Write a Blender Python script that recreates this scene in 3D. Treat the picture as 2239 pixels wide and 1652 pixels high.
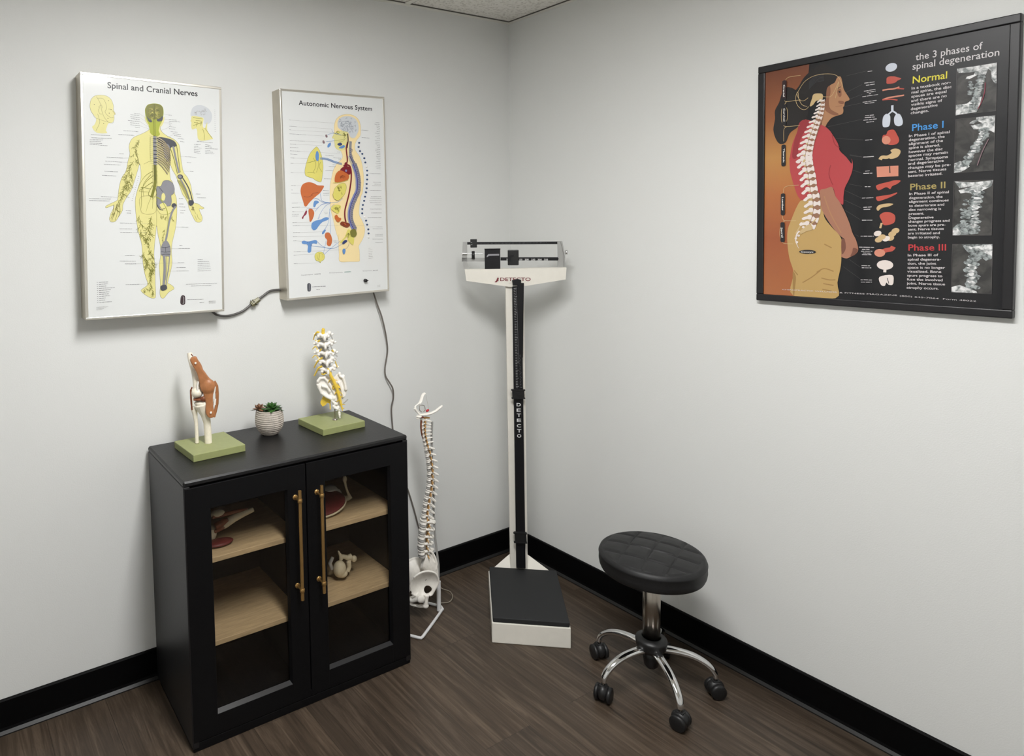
import bpy, bmesh, math, random
from mathutils import Vector, Matrix
from mathutils.geometry import tessellate_polygon
S = bpy.context.scene
for o in list(bpy.data.objects): bpy.data.objects.remove(o)
# ---------------------------------------------------------------- camera
cd = bpy.data.cameras.new('camera'); cam = bpy.data.objects.new('camera', cd); S.collection.objects.link(cam)
yaw, pitch, roll = 1.02061, -0.06414, -0.02197
F = Vector((math.cos(yaw)*math.cos(pitch), math.sin(yaw)*math.cos(pitch), math.sin(pitch)))
Rv = Vector((math.sin(yaw), -math.cos(yaw), 0)); Uv = Rv.cross(F)
R2 = Rv*math.cos(roll) + Uv*math.sin(roll); U2 = Uv*math.cos(roll) - Rv*math.sin(roll)
cam.matrix_world = Matrix(((R2.x, U2.x, -F.x, -2.28841), (R2.y, U2.y, -F.y, -2.32581), (R2.z, U2.z, -F.z, 1.55267), (0, 0, 0, 1)))
cd.sensor_fit = 'HORIZONTAL'; cd.sensor_width = 36; cd.lens = 1503.5955/2239*36
cd.shift_x = 349.68/2239; cd.shift_y = -239.52/2239; cd.clip_start = .02; cd.clip_end = 50
S.camera = cam
# ---------------------------------------------------------------- world, exposure
w = bpy.data.worlds.new('world'); S.world = w; w.use_nodes = True
w.node_tree.nodes['Background'].inputs[0].default_value = (.9, .95, 1, 1)
w.node_tree.nodes['Background'].inputs[1].default_value = .0
S.view_settings.view_transform = 'Standard'; S.view_settings.look = 'None'
S.view_settings.exposure = 0.9; S.view_settings.gamma = 1; S.view_settings.use_curve_mapping = False
LAMP = 26
random.seed(7)
PI = math.pi
# ---------------------------------------------------------------- materials
MT = {}
def srgb(c):
    return tuple((x/255/12.92 if x/255 <= .04045 else ((x/255+.055)/1.055)**2.4) for x in c[:3]) + (1,)
def mat(name, col, rough=.5, metal=0, spec=.5, coat=0, bump=0, bscale=200, var=0, vscale=30, vstretch=(1, 1, 1), emit=0, gen=True):
    m = bpy.data.materials.new(name); m.use_nodes = True; nt = m.node_tree; b = nt.nodes['Principled BSDF']
    c = srgb(col); b.inputs['Base Color'].default_value = c; b.inputs['Roughness'].default_value = rough
    b.inputs['Metallic'].default_value = metal; b.inputs['Specular IOR Level'].default_value = spec
    b.inputs['Coat Weight'].default_value = coat; b.inputs['Coat Roughness'].default_value = .05
    tc = nt.nodes.new('ShaderNodeTexCoord')
    if var:
        mp = nt.nodes.new('ShaderNodeMapping'); mp.inputs['Scale'].default_value = vstretch
        n = nt.nodes.new('ShaderNodeTexNoise'); n.inputs['Scale'].default_value = vscale; n.inputs['Detail'].default_value = 5
        r = nt.nodes.new('ShaderNodeValToRGB')
        r.color_ramp.elements[0].color = tuple(x*(1-var) for x in c[:3]) + (1,); r.color_ramp.elements[1].color = tuple(min(1, x*(1+var)) for x in c[:3]) + (1,)
        r.color_ramp.elements[0].position = .3; r.color_ramp.elements[1].position = .7
        nt.links.new(tc.outputs['Object'], mp.inputs[0]); nt.links.new(mp.outputs[0], n.inputs['Vector']); nt.links.new(n.outputs[0], r.inputs[0]); nt.links.new(r.outputs[0], b.inputs['Base Color'])
    if bump:
        n2 = nt.nodes.new('ShaderNodeTexNoise'); n2.inputs['Scale'].default_value = bscale; n2.inputs['Detail'].default_value = 3
        bp = nt.nodes.new('ShaderNodeBump'); bp.inputs['Strength'].default_value = bump; bp.inputs['Distance'].default_value = .002
        nt.links.new(tc.outputs['Object'], n2.inputs['Vector']); nt.links.new(n2.outputs[0], bp.inputs['Height']); nt.links.new(bp.outputs[0], b.inputs['Normal'])
    if emit:
        b.inputs['Emission Color'].default_value = c; b.inputs['Emission Strength'].default_value = emit
    MT[name] = m; return m
mat('wall', (229, 230, 228), .55, bump=.14, bscale=260, spec=.3)
mat('black_base', (4, 4, 5), .5, spec=.12, bump=.1, bscale=300)
mat('toe_gloss', (26, 26, 26), .4, spec=.4)  # baseboard black made paler on the toe, its gloss painted in
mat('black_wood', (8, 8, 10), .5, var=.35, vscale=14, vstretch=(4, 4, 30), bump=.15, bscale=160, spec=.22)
mat('black_wood_side_sheen', (22, 21, 23), .42, var=.35, vscale=14, vstretch=(4, 4, 30), bump=.15, bscale=160, spec=.5)  # same black wood, lightened to paint in the sheen on the sides
mat('black_ledge_highlight', (30, 30, 32), .3, spec=.6)  # door ledge in the same black, its highlight put into the colour
mat('black_wood_top_lit', (20, 20, 21), .4, var=.35, vscale=14, vstretch=(3, 40, 3), bump=.2, bscale=160, spec=.45)  # lighter copy of the same wood, with the light on top painted in
mat('black_inside', (32, 27, 23), .6, var=.3, vscale=14, vstretch=(4, 4, 30))
mat('oak', (192, 168, 132), .5, var=.16, vscale=9, vstretch=(2, 22, 12), bump=.1)
mat('pole_grey', (158, 157, 154), .4)
mat('brass', (178, 142, 88), .36, metal=.8, var=.1, vscale=20)
mat('aluminium', (190, 184, 170), .38, metal=.85, var=.06, vscale=25)
mat('aluminium_face', (222, 218, 208), .3, metal=.85)
mat('chrome', (225, 225, 225), .09, metal=1)
mat('steel', (168, 160, 150), .26, metal=1)
mat('plate_steel', (190, 190, 188), .35, metal=.9)
mat('bone', (240, 232, 214), .42, var=.06, vscale=90, bump=.2, bscale=300)
mat('bone_white', (244, 240, 232), .38, var=.05, vscale=90, bump=.15, bscale=300)
mat('bone_dull', (214, 203, 176), .5, var=.08, vscale=60, bump=.2)
mat('disc', (176, 174, 170), .35)
mat('tendon', (172, 114, 72), .42, var=.12, vscale=60, bump=.3, bscale=200)
mat('meniscus', (120, 66, 40), .4, var=.2, vscale=80)
mat('nerve', (230, 196, 72), .4, var=.1, vscale=80)
mat('nerve_orange', (186, 144, 88), .45, var=.15, vscale=80)
mat('red_soft', (190, 30, 48), .4)
mat('muscle', (106, 42, 40), .45, var=.15, vscale=70)
mat('green_base', (150, 156, 104), .42, var=.04, vscale=60, bump=.1)
mat('rubber', (40, 41, 42), .65, bump=.35, bscale=700, spec=.3)
mat('black_plastic', (22, 22, 23), .42, bump=.1)
mat('black_metal', (16, 16, 20), .38, spec=.4)
mat('scale_white', (236, 232, 222), .42, var=.02, vscale=30, bump=.12, bscale=120)
mat('leather', (29, 29, 30), .48, bump=.15, bscale=600, spec=.4)
mat('maroon', (120, 40, 48), .5); mat('white_ink', (225, 225, 225), .5); mat('grey_ink', (150, 150, 155), .5)
mat('cord_grey', (112, 106, 100), .45); mat('cord_dark', (86, 84, 82), .35)
mat('connector', (120, 116, 84), .4, var=.35, vscale=60)
mat('stand_white', (222, 222, 222), .4); mat('clear_cord', (150, 142, 128), .3)
mat('soil', (30, 26, 20), .9, bump=.6, bscale=90)
mat('leaf_green', (62, 106, 46), .42, var=.35, vscale=40); mat('leaf_dark', (34, 62, 32), .45, var=.3, vscale=40)
mat('leaf_brown', (128, 92, 66), .45, var=.25, vscale=50); mat('leaf_grey', (84, 88, 66), .5, var=.25, vscale=50)
mat('frame_black', (26, 25, 28), .38, spec=.5, bump=.05)
mat('door_white', (232, 232, 228), .45); mat('casing_black', (14, 14, 15), .4)
mat('tbar', (240, 238, 230), .5); mat('gap_shade', (96, 93, 87), .8)
mat('lamp_frame', (230, 230, 228), .4)
def glossy(name, col, **k): return mat('ink_'+name, col, k.pop('rough', .35), spec=.4, coat=.8, **k)
for n_, c_ in dict(sheet=(226, 228, 227), black=(20, 18, 24), dash=(120, 118, 122), line=(150, 148, 145), yellow=(226, 219, 146), olive=(122, 122, 40), dolive=(70, 72, 30), outline=(96, 84, 50),
                   grey=(138, 138, 144), dgrey=(72, 74, 82), rib=(196, 180, 140), lime=(170, 178, 50), skin=(244, 222, 168), skinline=(186, 160, 100), brain=(206, 210, 214), brainl=(120, 130, 144),
                   blue=(96, 142, 200), dblue=(44, 60, 110), bead=(38, 68, 112), lav=(142, 140, 182), navy=(30, 28, 120), red=(120, 20, 38), orange=(196, 102, 48), dorange=(130, 60, 30),
                   yorg=(222, 212, 110), yorgd=(120, 118, 50), maroonp=(140, 44, 66), purple=(130, 104, 110), white=(235, 232, 228), green=(40, 120, 110),
                   pblack=(20, 20, 24), hair=(26, 21, 22), face=(176, 128, 92), faced=(140, 92, 66), shirt=(182, 66, 70), shirtd=(150, 46, 54), arm=(168, 116, 92), armd=(120, 74, 58), khaki=(190, 156, 96), khakid=(160, 124, 70),
                   pbone=(232, 220, 214), pboned=(150, 108, 84), ptan=(204, 176, 128), ptext=(212, 206, 208), pyel=(226, 214, 60), pblue=(70, 150, 220), pgold=(170, 152, 90), pred=(190, 50, 56),
                   xray=(60, 60, 60), pill=(20, 16, 24), pill2=(44, 20, 24), organr=(190, 80, 66), organp=(214, 140, 116), organw=(206, 212, 224), organt=(206, 176, 130), pstreak=(96, 90, 92)).items():
    glossy(n_, c_)
for n_, a_, b_, sc in (('xlight', (120, 125, 125), (235, 235, 235), 90), ('xmid', (70, 76, 76), (165, 172, 172), 120), ('xdark', (40, 40, 40), (72, 70, 68), 30)):
    m = glossy(n_, a_); nt = m.node_tree; b = nt.nodes['Principled BSDF']
    tc = nt.nodes.new('ShaderNodeTexCoord'); n = nt.nodes.new('ShaderNodeTexNoise'); n.inputs['Scale'].default_value = sc; n.inputs['Detail'].default_value = 4; n.inputs['Distortion'].default_value = .6
    r = nt.nodes.new('ShaderNodeValToRGB'); r.color_ramp.elements[0].color = srgb(a_); r.color_ramp.elements[1].color = srgb(b_); r.color_ramp.elements[0].position = .38; r.color_ramp.elements[1].position = .62
    nt.links.new(tc.outputs['Object'], n.inputs['Vector']); nt.links.new(n.outputs[0], r.inputs[0]); nt.links.new(r.outputs[0], b.inputs['Base Color'])
# printed orange backdrop of the framed poster: a ramp down its height
m = glossy('backdrop', (170, 90, 40)); nt = m.node_tree; b = nt.nodes['Principled BSDF']
tc = nt.nodes.new('ShaderNodeTexCoord'); sx = nt.nodes.new('ShaderNodeSeparateXYZ'); mr = nt.nodes.new('ShaderNodeMapRange'); mr.inputs[1].default_value = -.34; mr.inputs[2].default_value = .34
r = nt.nodes.new('ShaderNodeValToRGB'); e = r.color_ramp.elements; e[0].color = srgb((170, 100, 56)); e[1].color = srgb((116, 66, 44))
for p_, c_ in ((.25, (160, 84, 46)), (.45, (178, 106, 56)), (.62, (188, 134, 72)), (.8, (150, 88, 50))):
    q = e.new(p_); q.color = srgb(c_)
nt.links.new(tc.outputs['Object'], sx.inputs[0]); nt.links.new(sx.outputs[2], mr.inputs[0]); nt.links.new(mr.outputs[0], r.inputs[0]); nt.links.new(r.outputs[0], b.inputs['Base Color'])
MT['ink_pblack'].node_tree.nodes['Principled BSDF'].inputs['Coat Weight'].default_value = .35
# door glass: see-through sheet with Fresnel reflection
m = bpy.data.materials.new('glass'); m.use_nodes = True; nt = m.node_tree; nt.nodes.clear(); MT['glass'] = m
out = nt.nodes.new('ShaderNodeOutputMaterial'); mx = nt.nodes.new('ShaderNodeMixShader'); fr = nt.nodes.new('ShaderNodeMapRange'); lw = nt.nodes.new('ShaderNodeLayerWeight'); lw.inputs[0].default_value = .5; pw = nt.nodes.new('ShaderNodeMath'); pw.operation = 'POWER'; pw.inputs[1].default_value = 5; nt.links.new(lw.outputs['Facing'], pw.inputs[0]); nt.links.new(pw.outputs[0], fr.inputs[0]); fr.inputs[3].default_value = .035; fr.inputs[4].default_value = .9
tr = nt.nodes.new('ShaderNodeBsdfTransparent'); tr.inputs[0].default_value = (.93, .92, .9, 1); gl = nt.nodes.new('ShaderNodeBsdfGlossy'); gl.inputs['Roughness'].default_value = .02
nt.links.new(fr.outputs[0], mx.inputs[0]); nt.links.new(tr.outputs[0], mx.inputs[1]); nt.links.new(gl.outputs[0], mx.inputs[2]); nt.links.new(mx.outputs[0], out.inputs[0])
# lamp diffuser
m = bpy.data.materials.new('diffuser'); m.use_nodes = True; nt = m.node_tree; nt.nodes.clear(); MT['diffuser'] = m
out = nt.nodes.new('ShaderNodeOutputMaterial'); em = nt.nodes.new('ShaderNodeEmission'); em.inputs[0].default_value = (1, .995, .985, 1); ge = nt.nodes.new('ShaderNodeNewGeometry'); dt = nt.nodes.new('ShaderNodeVectorMath'); dt.operation = 'DOT_PRODUCT'; mr = nt.nodes.new('ShaderNodeMapRange'); mr.interpolation_type = 'SMOOTHSTEP'; mr.inputs[1].default_value = .05; mr.inputs[2].default_value = .45; mr.inputs[3].default_value = LAMP*.95; mr.inputs[4].default_value = LAMP
nt.links.new(ge.outputs['Incoming'], dt.inputs[0]); nt.links.new(ge.outputs['Normal'], dt.inputs[1]); nt.links.new(dt.outputs['Value'], mr.inputs[0]); nt.links.new(mr.outputs[0], em.inputs[1]); nt.links.new(em.outputs[0], out.inputs[0])
# vinyl plank floor, boards running along Y
m = mat('floor', (80, 68, 58), .42, spec=.4); nt = m.node_tree; b = nt.nodes['Principled BSDF']
tc = nt.nodes.new('ShaderNodeTexCoord'); mp = nt.nodes.new('ShaderNodeMapping'); mp.inputs['Rotation'].default_value = (0, 0, PI/2); mp.inputs['Location'].default_value = (.35, .07, 0)
br = nt.nodes.new('ShaderNodeTexBrick'); br.offset = .37; br.inputs['Scale'].default_value = 1; br.inputs['Brick Width'].default_value = 1.22; br.inputs['Row Height'].default_value = .18; br.inputs['Mortar Size'].default_value = .0009; br.inputs['Bias'].default_value = 0
br.inputs['Color1'].default_value = (.82, .82, .82, 1); br.inputs['Color2'].default_value = (1.1, 1.08, 1.04, 1); br.inputs['Mortar'].default_value = (.55, .55, .55, 1)
mp2 = nt.nodes.new('ShaderNodeMapping'); mp2.inputs['Scale'].default_value = (30, 1.5, 1)
n = nt.nodes.new('ShaderNodeTexNoise'); n.inputs['Scale'].default_value = 1.6; n.inputs['Detail'].default_value = 8; n.inputs['Roughness'].default_value = .7; n.inputs['Distortion'].default_value = .8
va = nt.nodes.new('ShaderNodeVectorMath'); va.operation = 'ADD'; sc_ = nt.nodes.new('ShaderNodeVectorMath'); sc_.operation = 'SCALE'; sc_.inputs['Scale'].default_value = 7
r = nt.nodes.new('ShaderNodeValToRGB'); e = r.color_ramp.elements; e[0].position = .28; e[1].position = .74; e[0].color = srgb((44, 36, 30)); e[1].color = srgb((106, 92, 79)); q = e.new(.5); q.color = srgb((72, 61, 51))
mu = nt.nodes.new('ShaderNodeMix'); mu.data_type = 'RGBA'; mu.blend_type = 'MULTIPLY'; mu.inputs['Factor'].default_value = 1
L = nt.links.new
L(tc.outputs['Object'], mp.inputs[0]); L(mp.outputs[0], br.inputs['Vector']); L(tc.outputs['Object'], mp2.inputs[0]); L(br.outputs['Color'], sc_.inputs[0]); L(mp2.outputs[0], va.inputs[0]); L(sc_.outputs[0], va.inputs[1]); L(va.outputs[0], n.inputs['Vector'])
L(n.outputs[0], r.inputs[0]); L(r.outputs[0], mu.inputs['A']); L(br.outputs['Color'], mu.inputs['B']); L(mu.outputs['Result'], b.inputs['Base Color'])
bp = nt.nodes.new('ShaderNodeBump'); bp.inputs['Strength'].default_value = .12; bp.inputs['Distance'].default_value = .002; L(n.outputs[0], bp.inputs['Height']); L(bp.outputs[0], b.inputs['Normal'])
# acoustic ceiling tile: pitted
m = mat('tile', (232, 230, 222), .9, spec=.1); nt = m.node_tree; b = nt.nodes['Principled BSDF']; L = nt.links.new
tc = nt.nodes.new('ShaderNodeTexCoord'); n = nt.nodes.new('ShaderNodeTexNoise'); n.inputs['Scale'].default_value = 85; n.inputs['Detail'].default_value = 3
v = nt.nodes.new('ShaderNodeTexVoronoi'); v.inputs['Scale'].default_value = 42; r = nt.nodes.new('ShaderNodeValToRGB'); e = r.color_ramp.elements; e[0].position = .1; e[1].position = .22; e[0].color = (.5, .49, .46, 1); e[1].color = (1, 1, 1, 1)
r2 = nt.nodes.new('ShaderNodeValToRGB'); e = r2.color_ramp.elements; e[0].position = .36; e[1].position = .5; e[0].color = srgb((226, 222, 214)); e[1].color = srgb((250, 247, 240))
mu = nt.nodes.new('ShaderNodeMix'); mu.data_type = 'RGBA'; mu.blend_type = 'MULTIPLY'; mu.inputs['Factor'].default_value = .7
L(tc.outputs['Object'], n.inputs['Vector']); L(tc.outputs['Object'], v.inputs['Vector']); L(v.outputs['Distance'], r.inputs[0]); L(n.outputs[0], r2.inputs[0]); L(r2.outputs[0], mu.inputs['A']); L(r.outputs[0], mu.inputs['B']); L(mu.outputs['Result'], b.inputs['Base Color'])
bp = nt.nodes.new('ShaderNodeBump'); bp.inputs['Strength'].default_value = .5; bp.inputs['Distance'].default_value = .003; L(n.outputs[0], bp.inputs['Height']); L(bp.outputs[0], b.inputs['Normal'])
# ---------------------------------------------------------------- mesh helpers
def M(*v): return [(v[i]/1000, v[i+1]/1000) for i in range(0, len(v), 2)]
class MB:
    def __init__(s): s.v = []; s.f = []; s.m = []; s.sm = []; s.mats = []
    def mi(s, m):
        if m not in s.mats: s.mats.append(m)
        return s.mats.index(m)
    def add(s, vs, fs, m, smooth=False):
        k = len(s.v); s.v += [tuple(p) for p in vs]; i = s.mi(m)
        for f in fs: s.f.append([k+j for j in f]); s.m.append(i); s.sm.append(smooth)
    def box(s, a, b, m):
        x0, y0, z0 = a; x1, y1, z1 = b
        s.hexa([(x0, y0, z0), (x1, y0, z0), (x1, y1, z0), (x0, y1, z0), (x0, y0, z1), (x1, y0, z1), (x1, y1, z1), (x0, y1, z1)], m)
    def hexa(s, p, m): s.add(p, [(3, 2, 1, 0), (4, 5, 6, 7), (0, 1, 5, 4), (1, 2, 6, 5), (2, 3, 7, 6), (3, 0, 4, 7)], m)
    def bev(s, a, b, m, r=.003, seg=2):
        bm = bmesh.new(); bmesh.ops.create_cube(bm, size=1)
        for v in bm.verts: v.co = Vector((a[i]+(b[i]-a[i])*(v.co[i]+.5) for i in range(3)))
        bmesh.ops.bevel(bm, geom=bm.edges[:], offset=r, segments=seg, affect='EDGES', profile=.5)
        s.bm(bm, m)
    def bm(s, bm, m, smooth=False):
        bm.verts.index_update(); s.add([v.co[:] for v in bm.verts], [[v.index for v in f.verts] for f in bm.faces], m, smooth); bm.free()
    def tube(s, pts, rad, m, n=12, cap=True, flat=(1, 1), up=None):
        pts = [Vector(p) for p in pts]; N = len(pts); R = rad if isinstance(rad, (list, tuple)) else [rad]*N
        t0 = (pts[1]-pts[0]).normalized(); u = Vector(up) if up else (Vector((0, 0, 1)) if abs(t0.z) < .9 else Vector((1, 0, 0)))
        vs = []
        for i, p in enumerate(pts):
            t = ((pts[min(i+1, N-1)]-pts[i]).normalized()+(pts[i]-pts[max(i-1, 0)]).normalized()).normalized()
            a = t.cross(u).normalized(); b = a.cross(t).normalized(); u = b
            for k in range(n):
                th = 2*PI*k/n; vs.append(p+a*math.cos(th)*R[i]*flat[0]+b*math.sin(th)*R[i]*flat[1])
        fs = [(i*n+k, i*n+(k+1) % n, (i+1)*n+(k+1) % n, (i+1)*n+k) for i in range(N-1) for k in range(n)]
        s.add(vs, fs, m, True)
        if cap: s.add([vs[k] for k in range(n)], [list(range(n))[::-1]], m); s.add(vs[-n:], [list(range(n))], m)
    def lathe(s, prof, m, c=(0, 0, 0), n=32, axis='z', sx=1, sy=1, smooth=True):
        vs = []
        for r, h in prof:
            for k in range(n):
                th = 2*PI*k/n; x, y = r*math.cos(th)*sx, r*math.sin(th)*sy
                p = (x, y, h) if axis == 'z' else ((h, x, y) if axis == 'x' else (y, h, x))
                vs.append((p[0]+c[0], p[1]+c[1], p[2]+c[2]))
        N = len(prof)
        s.add(vs, [(i*n+k, i*n+(k+1) % n, (i+1)*n+(k+1) % n, (i+1)*n+k) for i in range(N-1) for k in range(n)], m, smooth)
        for i, rev in ((0, True), (N-1, False)):
            if prof[i][0] > 1e-5: q = list(range(n)); s.add(vs[i*n:i*n+n], [q[::-1] if rev else q], m)
    def ell(s, c, r, m, rot=None, nu=16, nv=10):
        vs = []; fs = []
        for j in range(1, nv):
            ph = PI*j/nv
            for i in range(nu):
                th = 2*PI*i/nu; p = Vector((r[0]*math.sin(ph)*math.cos(th), r[1]*math.sin(ph)*math.sin(th), r[2]*math.cos(ph)))
                if rot: p = rot @ p
                vs.append(p+Vector(c))
        t = Vector((0, 0, r[2])); q = Vector((0, 0, -r[2]))
        if rot: t = rot @ t; q = rot @ q
        vs += [t+Vector(c), q+Vector(c)]; T = len(vs)-2
        for i in range(nu):
            fs.append((T, i, (i+1) % nu)); fs.append((T+1, (nv-2)*nu+(i+1) % nu, (nv-2)*nu+i))
            for j in range(nv-2): fs.append((j*nu+i, (j+1)*nu+i, (j+1)*nu+(i+1) % nu, j*nu+(i+1) % nu))
        s.add(vs, fs, m, True)
    def prism(s, pts, y0, y1, m, smooth=False):      # outline in XZ extruded along Y
        n = len(pts); a = [(p[0], y0, p[1]) for p in pts]; b = [(p[0], y1, p[1]) for p in pts]
        tri = tessellate_polygon([[Vector((p[0], p[1], 0)) for p in pts]])
        s.add(a, tri, m); s.add(b, [t[::-1] for t in tri], m)
        s.add(a+b, [(i, (i+1) % n, n+(i+1) % n, n+i) for i in range(n)], m, smooth)
    def build(s, name, parent=None, loc=None, rot=None, link=True):
        me = bpy.data.meshes.new(name); me.from_pydata(s.v, [], s.f)
        for m in s.mats: me.materials.append(MT[m])
        me.polygons.foreach_set('material_index', s.m); me.polygons.foreach_set('use_smooth', s.sm); me.update()
        b = bmesh.new(); b.from_mesh(me); bmesh.ops.recalc_face_normals(b, faces=b.faces[:]); b.to_mesh(me); b.free()
        o = bpy.data.objects.new(name, me)
        if link: S.collection.objects.link(o)
        if parent: o.parent = parent
        if loc: o.location = loc
        if rot: o.rotation_euler = rot
        return o
    def fuse(s, name, parent=None, vox=.002, smooth=3, cut=None):    # melt overlapping pieces into one organic surface
        o = s.build(name); md = o.modifiers.new('r', 'REMESH'); md.mode = 'VOXEL'; md.voxel_size = vox; md.use_smooth_shade = True
        sm = o.modifiers.new('s', 'SMOOTH'); sm.iterations = smooth; sm.factor = .6
        if cut:
            k = cut.build('cutter'); bo = o.modifiers.new('b', 'BOOLEAN'); bo.operation = 'DIFFERENCE'; bo.object = k; bo.solver = 'EXACT'
        dg = bpy.context.evaluated_depsgraph_get(); me = bpy.data.meshes.new_from_object(o.evaluated_get(dg)); me.name = name
        if cut: bpy.data.objects.remove(k)
        o.modifiers.clear(); o.data = me
        if not me.materials: me.materials.append(MT[s.mats[0]])
        me.polygons.foreach_set('use_smooth', [True]*len(me.polygons))
        if parent: o.parent = parent
        return o
def tag(o, label, cat, group=None, kind=None):
    if label: o['label'] = label
    if cat: o['category'] = cat
    if group: o['group'] = group
    if kind: o['kind'] = kind
    return o
def thing(name, label, cat, loc=(0, 0, 0), rot=(0, 0, 0), group=None):
    o = bpy.data.objects.new(name, None); S.collection.objects.link(o); o.location = loc; o.rotation_euler = rot; o.empty_display_size = .05
    return tag(o, label, cat, group)
def struct(o): o['kind'] = 'structure'; return o
def cat_rom(P, k=4, closed=True):
    n = len(P); out = []
    rng = range(n) if closed else range(n-1)
    for i in rng:
        g = (lambda j: P[j % n]) if closed else (lambda j: P[max(0, min(n-1, j))])
        p0, p1, p2, p3 = g(i-1), g(i), g(i+1), g(i+2); d = len(p1)
        for t in range(k):
            t /= k; out.append(tuple(.5*(2*p1[c]+(p2[c]-p0[c])*t+(2*p0[c]-5*p1[c]+4*p2[c]-p3[c])*t*t+(3*p1[c]-p0[c]-3*p2[c]+p3[c])*t**3) for c in range(d)))
    if not closed: out.append(tuple(P[-1]))
    return out
# ---------------------------------------------------------------- room shell
RX, RY, RZ = -3.0, -3.7, 2.44
o = MB(); o.box((RX-.1, RY-.1, -.08), (.1, .1, 0), 'floor'); struct(o.build('floor'))
o = MB(); o.box((RX-.1, 0, 0), (.1, .1, 2.5), 'wall'); struct(o.build('wall_left'))
o = MB(); o.box((0, RY-.1, 0), (.1, 0, 2.5), 'wall'); struct(o.build('wall_right'))
o = MB(); o.box((RX-.1, RY-.1, 0), (0, RY, 2.5), 'wall'); struct(o.build('wall_behind'))
DY0, DY1, DZ = -.90, -.24, 2.035
o = MB(); o.box((RX-.1, RY, 0), (RX, DY0, 2.5), 'wall'); o.box((RX-.1, DY1, 0), (RX, 0, 2.5), 'wall'); o.box((RX-.1, DY0, DZ), (RX, DY1, 2.5), 'wall'); struct(o.build('wall_opposite'))
o = MB(); o.bev((RX-.07, DY0+.004, .008), (RX-.03, DY1-.004, DZ-.004), 'door_white', .002); dr = struct(o.build('door_1'))
o = MB(); o.tube([(RX-.03, DY0+.06, 1.0), (RX+.02, DY0+.06, 1.0)], .01, 'steel'); o.tube([(RX+.02, DY0+.05, 1.0), (RX+.02, DY0+.16, 1.0)], .009, 'steel'); o.build('door_handle', dr)
o = MB()
for a, b in (((RX, DY0-.045, 0), (RX+.012, DY0, DZ+.045)), ((RX, DY1, 0), (RX+.012, DY1+.045, DZ+.045)), ((RX, DY0, DZ), (RX+.012, DY1, DZ+.045))): o.box(a, b, 'casing_black')
struct(o.build('trim_1'))
# ceiling: the tiles leave a hole for the lamp; T-bars and wall angle
LX0, LX1, LY0, LY1 = -1.80, -1.20, -2.20, -.99   # tile opening; the lens is a narrow strip in it
o = MB(); Z0 = RZ+.004
for a, b in (((RX, RY), (LX0, 0)), ((LX1, RY), (0, 0)), ((LX0, RY), (LX1, LY0)), ((LX0, LY1), (LX1, 0))): o.box((a[0], a[1], Z0), (b[0], b[1], 2.5), 'tile')
struct(o.build('ceiling'))
o = MB()
for x in (-.585, -1.195, -1.805, -2.415): o.box((x-.012, RY, RZ-.001), (x+.012, 0, RZ+.003), 'tbar')
for y in (-.985, -2.205, -3.425):
    xs = [RX, -2.415, -1.805, -1.195, -.585, 0]
    for i in range(5): o.box((xs[i]+.012, y-.012, RZ-.001), (xs[i+1]-.012, y+.012, RZ+.003), 'tbar')
struct(o.build('trim_2'))
o = MB(); o.box((RX, -.022, RZ-.002), (0, 0, RZ+.003), 'tbar'); o.box((-.022, RY, RZ-.002), (0, -.022, RZ+.003), 'tbar'); struct(o.build('trim_3'))
o = MB()  # solid dark strips painted as the shade in the gaps along the tile edges
o.box((RX, -.0242, RZ-.0005), (0, -.022, Z0+.002), 'gap_shade'); o.box((-.0242, RY, RZ-.0005), (-.022, -.022, Z0+.002), 'gap_shade')
o.box((-.585+.012, -.95, RZ-.0005), (-.585+.0145, -.022, Z0+.002), 'gap_shade'); struct(o.build('trim_4'))
# baseboards: vinyl cove with a small toe
def cove(name, along_x):
    o = MB(); pr = [(0, 0), (.019, 0), (.019, .004), (.012, .012), (.0095, .02), (.0095, .104), (.007, .1075), (0, .1075)]
    tp = 'black_base'
    n = len(pr); e0, e1 = (RX, 0) if along_x else (RY, -.019)
    A = [((e0, -d, h) if along_x else (-d, e0, h)) for d, h in pr]; B = [((e1, -d, h) if along_x else (-d, e1, h)) for d, h in pr]
    for i in range(n):
        j = (i+1) % n; o.add([A[i], A[j], B[j], B[i]], [(0, 1, 2, 3)], 'toe_gloss' if i in (1, 2) else tp)
    o.add(A, [range(n)], tp); o.add(B, [range(n)], tp); struct(o.build(name))
cove('baseboard_left', True); cove('baseboard_right', False)
# recessed lamp
lt = thing('ceiling_light', 'recessed rectangular ceiling light panel with white frame', 'light', ((LX0+LX1)/2, (LY0+LY1)/2, RZ))
hx, hy = (LX1-LX0)/2, (LY1-LY0)/2
o = MB(); lw_ = .155
for a, b in (((-hx, -hy), (hx, -hy+.02)), ((-hx, hy-.02), (hx, hy)), ((-hx, -hy+.02), (-lw_, hy-.02)), ((lw_, -hy+.02), (hx, hy-.02))): o.box((a[0]+.001, a[1], .0), (b[0]-.001, b[1], .03), 'lamp_frame')
o.build('lamp_frame', lt)
o = MB(); o.box((-lw_, -hy+.02, .010), (lw_, hy-.02, .022), 'diffuser'); o.build('diffuser', lt)
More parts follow.
